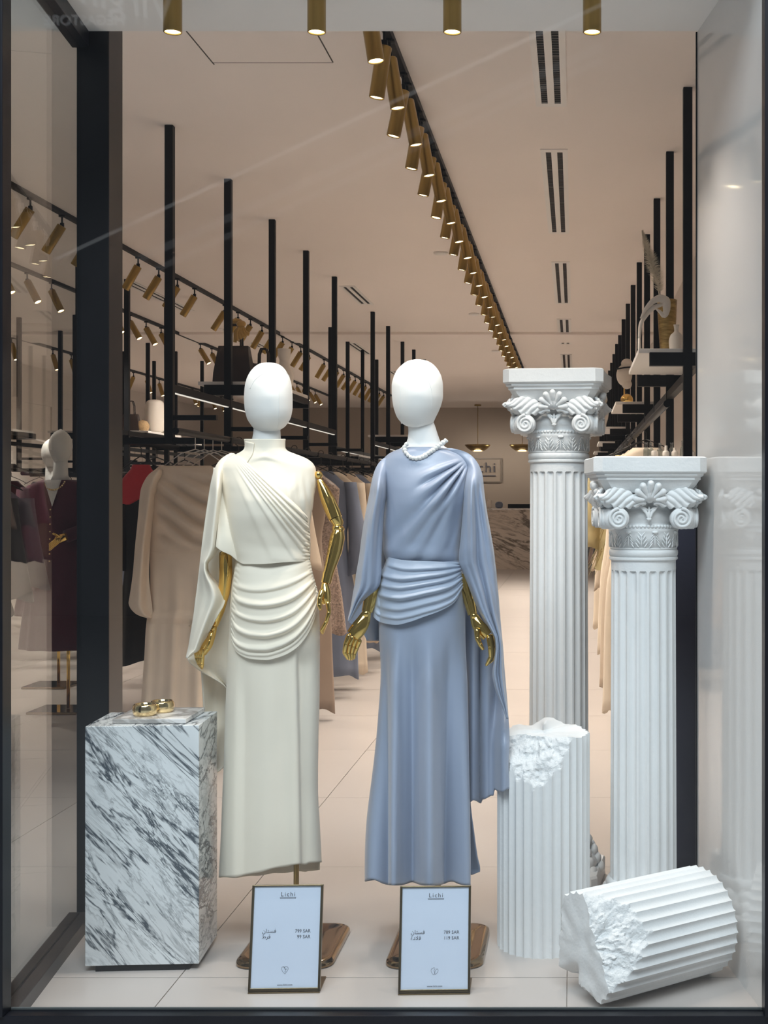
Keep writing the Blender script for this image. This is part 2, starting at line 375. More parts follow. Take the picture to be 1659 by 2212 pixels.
for i in range(24):
    d = 10.4+.6*i
    if i % 5 == 4: continue
    s_ = 1 if i % 3 else -1
    spot((-6.6, d, CEIL-.03), (math.radians(-8), -s_*math.radians(20), 0), 'lit brass spotlight, %s on the track by the panelled far-left wall' % ordw(i),
         'far-left track spotlights', (body_t, lens_t, stem_t), .07, sd_t if i % 4 == 0 else None)

# ------------------------------------------------------------------ ceiling slot vents, access panel, smoke detectors
slotm = mat('vent_black', (.008, .008, .008), .8); louv = mat('vent_louvre', (.11, .10, .095), .6)
def vent(xc, y0, y1, wd, label, louvres=True):
    t = thing('ceiling_vent', label, 'vent', (xc, y0, CEIL), 0, 'ceiling slot vents'); h = wd/2; s0, s1 = h*.22, h*.62; e = .05; z0, z1 = CEIL-.006, CEIL+.001
    b = MB()
    for a0, a1 in ((-h, -s1), (-s0, s0), (s1, h)): b.box(xc+a0, xc+a1, y0+e, y1-e, z0, z1)
    b.box(xc-h, xc+h, y0, y0+e, z0, z1).box(xc-h, xc+h, y1-e, y1, z0, z1).out('frame', M['white'], t, smooth=False, world=True)
    for sx in (-1, 1):
        a0, a1 = sorted((xc+sx*s0, xc+sx*s1))
        MB().box(a0, a1, y0+e, y1-e, CEIL-.0012, CEIL-.0002).out('slot', slotm, t, smooth=False, world=True)
        if louvres:
            b = MB(); yy = y0+e+.012
            while yy < y1-e: b.box(a0, a1, yy, yy+.006, CEIL-.004, CEIL-.0013); yy += .03
            yy = y0+.42
            while yy < y1-.1: b.box(a0, a1, yy, yy+.014, CEIL-.0052, CEIL-.0013); yy += .42
            b.out('louvre', louv, t, smooth=False, world=True)['kind'] = 'stuff'
for k, (a, b_) in enumerate(((4.3, 6.29), (7.07, 9.32), (10.45, 12.7), (13.8, 16.07), (17.2, 19.1))):
    vent(-.112, a, b_, .15, 'white two-slot air vent in the ceiling right of the central track, %s from the window' % ORD[k])
for k, (x, a, b_) in enumerate(((-2.045, 11.64, 12.76), (-3.94, 11.4, 13.2), (-3.94, 14.6, 16.4), (-2.75, 15.9, 17.2), (-2.75, 19.5, 21))):
    vent(x, a, b_, .14, ('white two-slot air vent alone in the ceiling left of the window mannequins', 'long two-slot air vent beside the left track, the nearer one',
         'long two-slot air vent beside the left track, the farther one', 'two-slot air vent behind the pale-headed mannequin, nearer of two', 'two-slot air vent behind the pale-headed mannequin, farther of two')[k], False)
g = mat('shadow_gap', (.10, .09, .08), .9)
ap = MB(); z0, z1 = CEIL-.0012, CEIL-.0002
ap.box(-1.585, -1.579, 4.3, 5.69, z0, z1).box(-1.058, -1.052, 4.3, 5.66, z0, z1).box(-1.58, -1.055, 5.665, 5.668, z0, z1)
setp(ap.out('ceiling_access_hatch', g, None, smooth=False), 'flush access hatch outlined by thin dark gaps in the beige ceiling', 'hatch')
for k, (pxx, pyy) in enumerate(((952, 545), (1024, 677), (1071, 757))):
    d = F*1.9/(CY-pyy); x = (pxx-CX)/F*d
    setp(MB().lathe([(.055, 0), (.055, -.012), (.045, -.018), (.02, -.02)], 20).out('smoke_detector', M['white'], None), 'small round white ceiling detector left of the central track, %s from the window' % ORD[k], 'detector', 'ceiling detectors').location = (x, d, CEIL)

# ------------------------------------------------------------------ ceiling-hung clothes racks
PW = .042
def rack(label, x, ds, zpost, beam=None, arms=.30, rails=(), rz=1.69, shelves=(), loc=None, led=True):
    t = thing('clothes_rack', label, 'clothes rack', (x, ds[0], CEIL))
    for d in ds: MB().box(x-PW/2, x+PW/2, d-PW/2, d+PW/2, zpost, CEIL-.0005).out('post', M['black'], t, smooth=False, world=True, bevel=.002)
    for (a, b_) in (beam or ()):
        MB().box(x-.018, x+.018, a, b_, 1.925, 1.965).out('beam', M['black'], t, smooth=False, world=True)
        if led: MB().box(x-.008, x+.008, a+.05, b_-.05, 1.921, 1.925).out('light_strip', M['led'], t, smooth=False, world=True)
    if arms:
        for d in ds:
            MB().box(x-arms-.02, x+arms+.02, d-.016, d+.016, zpost-.002, zpost+.03).out('crossbar', M['black'], t, smooth=False, world=True)
            if arms > .25: MB().box(x-.02, x+arms*.8, d-.014, d+.014, zpost+.12, zpost+.145).out('crossbar', M['black'], t, smooth=False, world=True)
    for (xo, a, b_) in rails:
        MB().tube([(x+xo, a, rz), (x+xo, b_, rz)], .016, 10).out('rail', M['black'], t, world=True, autosm=AS)
    for (x0, x1, a, b_, z) in shelves:
        s = MB().box(x0, x1, a+.03, b_-.03, z-.022, z).out('shelf', M['white'], t, smooth=False, world=True, bevel=.002)
        f = MB()
        for dd in (a, b_): f.box(x0+.05, x1, dd-.02, dd+.02, z-.085, z-.023)
        f.box(x1-.03, x1, a, b_, z-.06, z-.023).out('shelf_bracket', M['black'], s, smooth=False, world=True)
    return t
LP = [6.63, 7.75, 8.88, 10.0, 11.18]; LP2 = [13.3, 14.4, 15.6, 16.7, 17.9]
rack('black rack hung from the ceiling left of the cream mannequin, nearest block of posts', -2.07, LP, 1.66, ((6.63, 11.2),), .3,
     ((.3, 5.75, 11.5), (-.3, 6.55, 11.5)), 1.68, ((-2.26, -1.82, 7.75, 8.88, 2.08),))
rack('black rack hung from the ceiling behind the cream mannequin, block beyond the cross aisle', -2.07, LP2, 1.66, ((13.3, 18),), .3,
     ((.3, 13.1, 18.2), (-.3, 13.1, 18.2)), 1.68, ((-2.3, -1.82, 14.4, 15.6, 2.08),))
rack('black rack hung from the ceiling parallel to the block beyond the cross aisle', -2.73, [14.5, 15.6, 16.7, 17.9, 19.0], 1.5, ((14.5, 19),), .3, ((.3, 14.2, 19.2),), 1.52, ((-3.1, -2.6, 15.6, 16.7, 1.9),))
rack('black rack hung from the ceiling seen between the dark post and the beige dress', -3.9, [10.2, 11.3, 12.4], 1.55, ((10.2, 12.4),), .36, ((.36, 10.0, 12.7), (-.36, 10.0, 12.7)), 1.57, (), led=False)
rack('black rack hung from the ceiling at the side window, carrying dark jackets', -3.62, [6.9, 7.6], 1.55, None, .3, ((.27, 6.7, 7.75),), 1.57, (), led=False)
rack('black rack hung from the ceiling far left, nearer the handbags', -5.2, [13.5, 14.7, 15.8, 16.9, 18.1], 1.66, ((13.5, 18.1),), .3, ((.3, 13, 18.3),), 1.68, ((-5.5, -4.45, 13.5, 14.7, 2.08), (-5.5, -4.85, 15.8, 16.9, 2.08)), led=False)
rack('black rack hung from the ceiling far left, next to the panelled wall', -5.87, [11.4, 12.6, 13.7, 14.8, 15.8, 16.9, 18.1], 1.66, ((11.4, 18.1),), .3, ((-.3, 11, 18.3),), 1.68, ((-6.2, -5.7, 12.6, 13.7, 2.08),), led=False)
RP = [6.02+1.12*k for k in range(19)]
rack('black rack of ceiling-hung posts along the right wall behind the white columns', .525, RP, 1.50, ((6.02, 26),), .2, ((-.125, 5.6, 26.2),), 1.79,
     tuple((.298, .62, RP[i], RP[i+1], 2.08) for i in (0, 3, 6, 9, 12)) + ((.30, .66, 6.0, 7.1, 1.578),), led=False)
# ------------------------------------------------------------------ garments on the rails
def hanger_mb(wd, top):
    b = MB(); h = wd*.40
    hook = [(.018*math.cos(a), 0, top+.018*math.sin(a)) for a in np.linspace(PI, -.3, 7)][::-1]+[(-.016, 0, top-.02), (0, 0, top-.035), (0, 0, top-.075)]
    b.tube(hook, .0028, 6); b.tube([(0, 0, top-.075), (h*.5, 0, top-.11), (h, 0, top-.155)], .0035, 6); b.tube([(0, 0, top-.075), (-h*.5, 0, top-.11), (-h, 0, top-.155)], .0035, 6)
    return b
GM = {}
def gm(name, col, **k):
    if name not in GM: GM[name] = mat('cloth_'+name, col, k.pop('rough', .75), var=k.pop('var', .05), sheen=.1, **k)
    return GM[name]
def garment(label, cat, x, d, zr, wd, ln, m, sleeve=0, group='garments on the rails', seed=0, waist=.8, flare=1.0, name='dress', thick=.045, hm=None, strap=False, rz=0, bell=.05):
    rnd = random.Random(seed+int(d*100)); t = thing(name, label, cat, (x, d, zr), rz, group)
    hanger_mb(wd, 0.010).out('hanger', hm or M['darkhanger'], t)
    n, top = 36, -.115; rows = []
    prof = [(0, .17), (.015, .22), (.03, .32), (.055, .44), (.08, .485), (.14, .47), (.26, .455), (.40, .5*waist), (.52, .46*max(waist, .9)), (.8, .48*(1+(flare-1)*.5)), (ln, .5*flare)] if not strap else \
           [(0, .36), (.03, .38), (.10, .40), (.26, .43), (.40, .5*waist), (.52, .46), (.8, .48*(1+(flare-1)*.5)), (ln, .5*flare)]
    prof = [p for p in prof if p[0] < ln-.05 or p[0] == ln]; nr = 26; zz = np.linspace(0, 1, nr)**1.25*ln
    hw = pchip([p[0] for p in prof], [p[1]*wd for p in prof], zz); ph = [rnd.uniform(0, 6) for _ in range(4)]; k1, k2 = rnd.choice((5, 6, 7)), rnd.choice((9, 11, 13)); P = []
    for z, a in zip(zz, hw):
        am = min(1, max(0, (z-.3)/max(.5, ln-.3))); row = []
        for i in range(n):
            th = 2*PI*i/n; dd = thick*(.55+.45*min(1, z/.12))*(1+.5*am)
            f = am*(.020*math.sin(k1*th+ph[0])+.010*math.sin(k2*th+ph[1]))+.004*math.sin(3*th+9*z+ph[2])
            row.append((a*math.cos(th)*(1+f*.6/wd), -(dd+f)*math.sin(th), top-z-(.05*math.cos(th)**2*min(1, z/.05) if z < .2 else .03*math.cos(th)**2)+(.012*math.sin(k1*th+ph[3]) if z > ln-.05 else 0)))
        P.append(row)
    MB().grid(np.array(P), True).out('cloth', m, t, solid=.002)
    if sleeve:
        for s_ in (-1, 1):
            Q = []
            for j in range(12):
                v = j/11; cx = s_*(wd*.455+.045*v*bell/.05); r1 = .055+bell*v**2; r2 = .05+.2*bell*v
                Q.append([(cx+r1*.75*math.cos(q)*(1+.1*math.sin(3*q+v*3)), -.005-r2*math.sin(q), top-.075-v*sleeve-.03*abs(math.cos(q))*v) for q in np.linspace(0, 2*PI, 18, endpoint=False)])
            MB().grid(np.array(Q), True).out('sleeve', m, t, solid=.002)
    return t
beige = gm('champagne', (.76, .62, .48)); gm('sequin', (.34, .25, .20), rough=.35, var=.5, scale=90); gm('taupe', (.33, .245, .185)); gm('slate', (.17, .20, .28)); gm('ivory', (.72, .61, .48))
gm('sand', (.58, .47, .36)); gm('camel', (.40, .28, .16)); gm('black', (.010, .010, .012)); gm('navy', (.017, .02, .043)); gm('burgundy', (.075, .010, .028)); gm('red', (.45, .03, .04))
gm('charcoal', (.045, .045, .055)); gm('mauve', (.16, .13, .17)); gm('brown', (.085, .05, .035)); gm('yellow', (.50, .42, .22), var=.2)
# the champagne cape dress facing the window: bodice with a cowl, long bell sleeves
def champagne():
    d0 = 6.45; t = thing('dress', 'long champagne cape-sleeved dress on a clear hanger, facing the window behind the marble plinth', 'dress', W(398, 965, d0), 0, 'garments on the rails')
    x0, y0, z0 = t.location
    b = MB()
    for k, yo in enumerate((0, .05, .10, .15)):
        zt = EYE-(962-CY)/F*d0; xx = x0+.055+.03*k
        b.tube([(xx, y0+yo, zt+.05), (xx, y0+yo, zt-.02)], .0025, 6); b.tube([(xx, y0+yo, zt-.02), (xx+.07, y0+yo, zt-.04), (xx+.16, y0+yo, zt-.105)], .003, 6); b.tube([(xx, y0+yo, zt-.02), (xx-.07, y0+yo, zt-.04), (xx-.16, y0+yo, zt-.105)], .003, 6)
    b.out('hanger', M['hanger'], t, world=True)
    R = Rows([(1006, 345, 455, .03), (1014, 336, 466, .045), (1025, 322, 480, .055), (1040, 315, 488, .06), (1100, 322, 478, .07), (1150, 325, 472, .065), (1190, 324, 470, .06), (1240, 325, 474, .07), (1320, 325, 480, .08), (1335, 318, 478, .085), (1420, 312, 478, .09), (1560, 303, 480, .10), (1640, 300, 482, .10)])
    n, P = 90, []
    for py in np.linspace(1006, 1640, 130):
        a, c, bb = R(py); row = []
        for i in range(n):
            th = 2*PI*i/n; X = (a+c)/2+(c-a)/2*math.cos(th); D = d0-bb*math.sin(th)
            if math.sin(th) > 0:
                u = (X-a)/(c-a)
                if py < 1195:      # cowl: arcs hanging from the left shoulder to the right waist
                    ph = (py-1012)/180-.55*u**.6*(.4+.6*math.sin(min(1, u)*PI/1.4)); D -= .026*math.sin(ph*2*PI*4.2)*sm(.02, .25, u)*sm(1010, 1060, py)*sm(1195, 1150, py)
                else: D -= .012*math.sin(u*2*PI*3+.8)*sm(1195, 1340, py)+.006*math.sin(u*2*PI*6.2)*sm(1195, 1400, py)
                if 1322 < py < 1345: D -= .012
            row.append(W(X, py, D))
        P.append(row)
    MB().grid(np.array(P), True).out('cloth', beige, t, world=True, solid=.002)
    for rows, nm in (([(1014, 337, 350), (1022, 325, 350), (1034, 315, 346), (1060, 304, 338), (1120, 298, 330), (1180, 292, 324), (1240, 287, 322), (1290, 280, 326), (1303, 278, 328), (1312, 281, 329), (1322, 289, 330), (1329, 299, 331), (1335, 318, 332)], -1),
                     ([(1030, 470, 492), (1120, 468, 500), (1200, 462, 506), (1290, 430, 505), (1320, 412, 505), (1342, 402, 500), (1352, 399, 440)], 1)):
        RR = Rows(rows); P = []
        for py in np.linspace(rows[0][0], rows[-1][0], 90):
            a, c = RR(py); P.append([W(a+(c-a)*u, py, d0-.045-.05*math.sin(PI*u)-.014*math.sin(u*9+py*.008)*sm(1020, 1080, py)) for u in np.linspace(0, 1, 28)])
        MB().grid(np.array(P)).out('sleeve', beige, t, world=True, solid=.002)
    MB().tube([W(320+i*8, 1193+.6*i-.02*i*i, d0-.066-.002*abs(i-9)) for i in range(0)]+[W(326, 1192, d0-.045), W(350, 1196, d0-.066), (W(400, 1194, d0-.07)), W(440, 1188, d0-.062)], .0015, 6).out('waist_seam', beige, t, world=True)
champagne()
specs = [  # x, d, width, length, colour, sleeve, label
 (-1.80, 6.95, .44, 1.25, 'ivory', .55, 'ivory long-sleeved dress hanging directly behind the champagne cape dress'),
 (-1.78, 7.55, .42, 1.30, 'sand', .50, 'sand long-sleeved dress hanging behind the cream mannequin'),
 (-1.74, 8.05, .43, 1.48, 'taupe', 0, 'floor-length taupe gown hanging right of the cream skirt'),
 (-1.75, 8.5, .44, 1.05, 'sequin', .0, 'sparkling taupe sequinned top hanging behind the gold arm'),
 (-1.75, 8.95, .44, 1.40, 'slate', .62, 'slate-blue long dress hanging behind the gold forearm'),
 (-1.76, 9.35, .46, 1.42, 'ivory', .66, 'cream long-sleeved dress, first of the pale ones between the two window mannequins'),
 (-1.75, 9.8, .46, 1.25, 'sand', .60, 'sand wide-sleeved dress between the two window mannequins'),
 (-1.75, 10.2, .44, 1.36, 'slate', .0, 'dull blue dress half hidden between sand dresses'),
 (-1.74, 10.6, .47, 1.30, 'ivory', .60, 'pale ivory dress beyond the dull blue one'),
 (-1.74, 11.05, .47, 1.36, 'camel', .64, 'tan long-sleeved dress at the end of the first rail block'),
 (-1.74, 11.35, .47, 1.30, 'brown', .64, 'brown dress last on the first rail block'),
 (-1.76, 13.4, .5, 1.36, 'black', .5, 'black dress first on the rail beyond the cross aisle'),
 (-1.76, 13.9, .5, 1.30, 'slate', .5, 'blue-grey dress on the rail beyond the cross aisle'),
 (-1.76, 14.6, .5, 1.36, 'charcoal', .5, 'charcoal dress on the rail beyond the cross aisle'),
 (-1.76, 15.3, .5, 1.3, 'camel', .5, 'tan dress on the rail beyond the cross aisle'),
 (-1.76, 16.2, .5, 1.3, 'black', .5, 'black dress last on the rail beyond the cross aisle'),
]
for i, (x, d, wd, ln, c, sl, lab) in enumerate(specs): garment(lab, 'dress', x, d, 1.68, wd, ln, GM[c], sl, seed=i, flare=1.15, rz=random.uniform(-.12, .12), bell=.05 if i % 2 else .09)
# darker garments behind the post and through the side window
specs = [
 (-2.40, 7.45, .46, 1.12, 'black', .5, 'long black dress hanging beside the dark window post'),
 (-2.40, 7.98, .46, 1.10, 'black', .5, 'second long black dress behind the one beside the dark post'),
 (-2.39, 7.15, .27, .20, 'red', 0, 'small bright red top hanging left of the champagne dress'),
 (-3.55, 10.8, .42, .34, 'red', 0, 'wider red top deeper behind the black dresses'),
 (-3.55, 11.6, .46, 1.0, 'black', .5, 'black dress behind the red tops'),
 (-3.55, 12.0, .46, 1.0, 'black', .5, 'black dress farther behind the red tops'),
 (-3.35, 7.2, .46, .70, 'charcoal', .55, 'dark grey jacket seen through the side window left of the burgundy mannequin'),
 (-3.35, 7.45, .44, .62, 'mauve', .5, 'grey-mauve jacket seen through the side window beside the burgundy mannequin'),
 (-4.27, 10.6, .46, .8, 'charcoal', .55, 'charcoal coat behind the dark grey jacket'),
 (-4.27, 11.0, .46, .85, 'black', .55, 'black coat behind the charcoal coat'),
 (-4.27, 11.7, .46, .85, 'slate', .55, 'slate coat behind the black coat'),
]
for i, (x, d, wd, ln, c, sl, lab) in enumerate(specs): garment(lab, 'jacket' if 'jacket' in lab or 'coat' in lab else ('top' if 'top' in lab else 'dress'), x, d, 1.57 if x < -3 else 1.68, wd, ln, GM[c], sl, seed=40+i, group='dark garments at the left', name='jacket' if 'jacket' in lab else 'dress', rz=random.uniform(-.15, .15))
k = 0
for x, ds, zr in ((-4.9, np.arange(13.2, 18, .62), 1.68), (-6.17, np.arange(11.2, 18, .75), 1.68), (-2.43, np.arange(14.4, 19, .6), 1.52)):
    for d in ds:
        c = ['black', 'ivory', 'charcoal', 'sand', 'burgundy', 'black', 'taupe', 'ivory'][k % 8]
        garment('%s garment %s on the %s' % ({'ivory': 'ivory', 'sand': 'sand-coloured'}.get(c, c), '%s from the window' % ordw([j for j, q in enumerate(ds) if q == d][0]), {-4.9: 'far-left rack near the handbags', -6.17: 'rack by the panelled wall', -2.43: 'rack parallel to the block beyond the aisle'}[x]),
                'garment', x, d, zr, .44, 1.0+.3*((k*7) % 5)/5, GM[c], .5, seed=70+k, group='garments on the farther racks', name='garment'); k += 1
# right wall rail
specs = [
 (.49, 4.75, .40, 1.46, 'navy', .0, 'long navy dress hanging between the shorter column and the glossy side panel'),
 (.52, 5.1, .42, 1.44, 'navy', .0, 'second navy dress behind the first at the glossy side panel'),
 (.42, 7.6, .46, 1.52, 'ivory', .0, 'floor-length ivory dress nearest behind the gap between the two columns'),
 (.41, 8.0, .46, 1.44, 'sand', .0, 'long sand dress second in the gap between the two columns'),
 (.40, 8.65, .46, 1.30, 'ivory', .0, 'shorter ivory dress behind the long sand one'),
 (.40, 9.65, .46, .95, 'sand', .55, 'sand tunic hanging in the gap between the two columns'),
 (.40, 10.1, .46, 1.28, 'ivory', .0, 'ivory dress behind the sand tunic in the column gap'),
 (.37, 8.95, .50, .80, 'yellow', .55, 'pale yellow feathered jacket in the gap between the columns'),
 (.40, 11.3, .46, .90, 'sand', .5, 'sand jacket deeper in the gap, before the black jacket'),
 (.40, 12.2, .46, .95, 'black', .5, 'black jacket behind the sand jacket in the column gap'),
 (.40, 13.3, .48, .95, 'brown', .5, 'brown jacket behind the black jacket in the column gap'),
 (.40, 14.4, .50, .95, 'black', .5, 'black dress deeper in the column gap'),
 (.40, 15.5, .50, 1.0, 'burgundy', .5, 'burgundy dress deeper in the column gap'),
 (.40, 16.7, .50, 1.0, 'brown', .5, 'brown dress far down the right rail'),
 (.40, 17.8, .50, 1.1, 'black', .5, 'black dress far down the right rail'),
]
for i, (x, d, wd, ln, c, sl, lab) in enumerate(specs):
    t = garment(lab, 'jacket' if 'jacket' in lab else ('tunic' if 'tunic' in lab else 'dress'), x, d, 1.79 if i > 1 else 1.60, wd, ln, GM[c], sl, seed=140+i, group='garments on the right rail', name='jacket' if 'jacket' in lab else 'dress', flare=1.1)
    if c == 'yellow':
        b = MB(); rr = random.Random(3)
        for q in range(420):
            th = rr.uniform(0, 2*PI); z = -.16-rr.random()*.72; a = .245; p = Vector((a*math.cos(th), -.07*math.sin(th), z)); o_ = Vector((math.cos(th)*.06, -math.sin(th)*.05, -.08-rr.random()*.05))
            w_ = Vector((-math.sin(th), math.cos(th), 0))*.006; b.add([p-w_, p+w_, p+o_], [(0, 1, 2)])
        b.out('feather', GM['yellow'], t, smooth=False)['kind'] = 'stuff'

# ------------------------------------------------------------------ mannequins standing farther inside (through the side window)
def store_mannequin(px_, pyh, d, label, short):
    x, _, zt = W(px_, pyh, d); t = thing('mannequin', label, 'mannequin', (x, d, 0), 0, 'mannequins inside the shop'); MB_ = MB
    hd = []
    for v, a, bb in ((0, .004, .004), (.02, .04, .05), (.06, .066, .085), (.11, .074, .095), (.15, .066, .088), (.19, .05, .06), (.212, .038, .045)):
        hd.append([(x+a*math.cos(q), d-bb*math.sin(q), zt-v) for q in np.linspace(0, 2*PI, 24, endpoint=False)])
    MB_().grid(np.array(hd), True).out('head', M['head'], t, world=True, sub=2)
    MB_().tube([(x, d, zt-.2), (x, d, zt-.30), (x, d, zt-.36)], [.043, .047, .075], 20).out('neck', M['neck'], t, world=True)
    R = Rows([(.30, .05, .05), (.325, .10, .07), (.36, .19, .08), (.42, .21, .10), (.55, .185, .115), (.66, .155, .10), (.78, .18, .12), (.95, .20, .13), (1.25 if short else 1.4, .25, .17)]); P = []
    for v in np.linspace(.33, 1.30 if short else 1.42, 50):
        a, b_ = R(v); P.append([(x+a*math.cos(q)*(1+.05*math.sin(7*q)*sm(.7, 1.3, v)), d-b_*math.sin(q)*(1+.08*math.sin(9*q+1)*sm(.7, 1.3, v)), zt-v) for q in np.linspace(0, 2*PI, 48, endpoint=False)])
    MB_().grid(np.array(P), True).out('dress', GM['burgundy'], t, world=True, solid=.003)
    MB_().grid(np.array([[(x+u*.055*(1-v)-.004, d-.118-.01*v, zt-.33-.17*v) for u in np.linspace(-1, 1, 6)] for v in np.linspace(0, 1, 8)])).out('neckline', M['neck'], t, world=True, solid=.002)
    b = MB_()
    for k in range(8): b.ell((x-.012, d-.134-.002*k, zt-.52-.047*k), (.006, .005, .006), 8, 6)
    b.out('button', M['pale_gold'], t, world=True)
    for s_ in (-1, 1):
        sh = (x+s_*.20, d, zt-.385); el = (x+s_*.235, d-.01, zt-.62); wr = (x+s_*.10, d-.16, zt-.69) if s_ > 0 else (x+s_*.25, d-.05, zt-.86)
        MB_().tube([sh, el, wr], [.055, .05, .042], 16).out('sleeve', GM['burgundy'], t, world=True)
        b = MB_(); dv = (Vector(wr)-Vector(el)).normalized(); hp = Vector(wr)+dv*.05; b.capsule(wr, hp, .026, .03, 10, .6)
        for k in range(4): b.capsule(hp+Vector((0, 0, .018-.012*k)), hp+dv*.06+Vector((0, -.01, -.01-.012*k)), .008, .007, 8)
        b.capsule(hp+Vector((0, -.01, .02)), hp+dv*.03+Vector((0, -.02, .045)), .009, .008, 8)
        b.out('hand', M['gold'], t, world=True)
    MB_().tube([(x+.05, d, .02), (x+.05, d, .7)], .011, 12).out('pole', M['gold'], t, world=True)
    bp = MB_().box(x-.16, x+.16, d-.16, d+.16, 0.0, .018); bp.out('base', M['goldbase'], t, world=True, smooth=False, bevel=.006)
    nk = MB_()
    for a in np.linspace(PI*1.05, PI*1.95, 15): nk.ell((x+.062*math.cos(a), d-.085-.04*math.sin(-a), zt-.335+.06*math.sin(a)), (.0065,)*3, 6, 5)
    nk.out('necklace', M['pale_gold'], t, world=True)
store_mannequin(131, 927, 8.4, 'white-headed mannequin in a burgundy buttoned dress, seen through the side window', False)
store_mannequin(112, 946, 9.5, 'mannequin in burgundy standing just behind the front burgundy one', True)
# ------------------------------------------------------------------ marble plinth, slab, bangles
t = thing('marble_plinth', 'tall white marble display plinth with dark diagonal veins at the left of the window', 'plinth', (-1.272, 3.915, 0), math.radians(3.5))
MB().box(-.1635, .1635, -.125, .125, .018, .717).out('block', M['marble'], t, smooth=False, bevel=.0015)
MB().box(-.135, .135, -.12, .12, 0, .018).out('recessed_foot', M['black'], t, smooth=False)
x, y = -1.257, 3.93
t = thing('marble_slab', 'thin pale marble slab lying on the veined plinth', 'slab', (x, y, .718), math.radians(1))
MB().box(-.108, .108, -.105, .105, 0, .014).out('slab', M['marble2'], t, smooth=False, bevel=.002)
t.children[0].name = 'stone'
def bangle(p, rz, label, w_=.034, r=.035):
    prof = []
    for a in np.linspace(-PI/2, PI/2, 9): prof.append((r-.006+.007*math.cos(a), .017*math.sin(a)))
    prof += [(r-.0085, .0155), (r-.009, 0), (r-.0085, -.0155), prof[0]]
    o = MB().lathe(prof, 48, (0, 0, .018), cap=False).out('bangle', M['pale_gold'], None); o.location = p; o.rotation_euler = (0, 0, rz)
    setp(o, label, 'bangle')
x, y, z = W(313, 1542, 3.885); bangle((x, y, .7325), 0, 'wide gold bangle at the front of the marble slab')
bangle((x+.032, y+.062, .7325), 0, 'wide gold bangle behind the front one on the marble slab')

# ------------------------------------------------------------------ sign frames
def smooth(p):
    for _ in range(3): p = [p[0]]+[tuple(np.array(a)*w0+np.array(c)*(1-w0)) for a, c in zip(p[:-1], p[1:]) for w0 in (.75, .25)]+[p[-1]]
    return p
def heart(b, s, cx, cz, pts):
    for p in pts: b.tube([(cx+q[0]*s, -.0018, cz+q[1]*s) for q in smooth(p)], .00032, 5)
TXT = []
def text(body, size, x, z, par, align='CENTER', m=None):
    cu = bpy.data.curves.new('lettering', 'FONT'); cu.body = body; cu.size = size; cu.align_x = align; cu.extrude = .0002; cu.resolution_u = 3
    o = bpy.data.objects.new('lettering', cu); C.objects.link(o); o.parent = par; o.rotation_euler = (PI/2, 0, 0); o.location = (x, -.0015, z); cu.materials.append(m or M['ink']); TXT.append(o); return o
def sign(pxc, pyb, tilt, label, lines, kind):
    d = F*EYE/(pyb-CY); x = (pxc-CX)/F*d; hh = .285; ww = .2
    t = thing('price_sign', label, 'sign', (x, d, 0), math.radians(2))
    
    M0 = Matrix.Translation((0, 0, .005)) @ Matrix.Rotation(-tilt, 4, 'X')
    b = MB(); fw = .0065; y0, y1 = -.006, .008
    b.box(-ww/2, -ww/2+fw, y0, y1, 0, hh).box(ww/2-fw, ww/2, y0, y1, 0, hh).box(-ww/2, ww/2, y0, y1, 0, fw*1.2).box(-ww/2, ww/2, y0, y1, hh-fw*.6, hh)
    b.box(-ww/2+.002, ww/2-.002, .005, .007, .002, hh-.002).xf(M0).box(-ww/2, ww/2, -.008, .11, 0, .004)
    b.out('frame', M['bronze'], t, smooth=False, bevel=.0008)
    p = MB().box(-ww/2+fw-.001, ww/2-fw+.001, -.001, .004, fw, hh-fw*.5).out('paper', M['paper'], t, smooth=False); p.matrix_local = M0
    k = .297/228   # metres per photo pixel on the card
    text('Lichi', .0165, .001, hh-.031, p).data.space_character = 1.3; b = MB().box(-.022, .024, -.0016, -.0008, hh-.0345, hh-.0338)
    b.out('rule', M['ink'], p, smooth=False)
    b = MB(); [b.box(-.021+.0035*q, -.0185+.0035*q, -.0016, -.0008, hh-.0372, hh-.0357) for q in range(13)]; b.out('fine_print', M['ink'], p, smooth=False)['kind'] = 'stuff'
    for i, (ar, pr) in enumerate(lines):
        z = hh*.545-i*.0155
        text(ar, .0150, -.068, z, p, 'LEFT'); text(pr, .0125, .068, z, p, 'RIGHT')
    b = MB(); cz = .055; s = .010
    if kind == 0:
        heart(b, s, 0, cz, [[(0, -1), (-.8, -.2), (-1, .6), (-.6, 1), (0, .75)], [(0, -1), (.7, -.2), (1, .5), (.6, .95), (.1, 1.0), (-.2, .6), (.1, .1), (.5, .3)], [(-.5, .9), (.1, .4), (.3, -.2), (-.1, -.5)]])
    else:
        heart(b, s, 0, cz, [[(.1, .95), (-.6, .95), (-1.1, .3), (-.7, -.5), (-.2, -1), (.1, -.4), (-.2, .2), (.1, .7)], [(.1, -.9), (.8, -.4), (1.1, .3), (.7, .8), (.3, .3), (.0, -.2), (.2, -.7)]])
    b.out('logo', M['ink'], p)
    text('www.lichi.com', .0072, .001, .0135, p)
    g_ = MB().box(-ww/2+fw, ww/2-fw, -.0046, -.0036, fw*1.2, hh-fw*.6).out('cover_glass', M['glass'], t, smooth=False); g_.matrix_local = M0
AR_DRESS = '\uFEE5\uFE8E\uFE98\uFEB4\uFED3'
sign(614, 2144, math.radians(12), 'bronze-framed price card in front of the cream mannequin', ((AR_DRESS, '799 SAR'), ('\uFEC1\uFEAE\uFED7', '99 SAR')), 0)
sign(938, 2147, math.radians(12), 'bronze-framed price card in front of the blue mannequin', ((AR_DRESS, '789 SAR'), ('\uFE93\uFEA9\uFEFC\uFED7', '119 SAR')), 1)

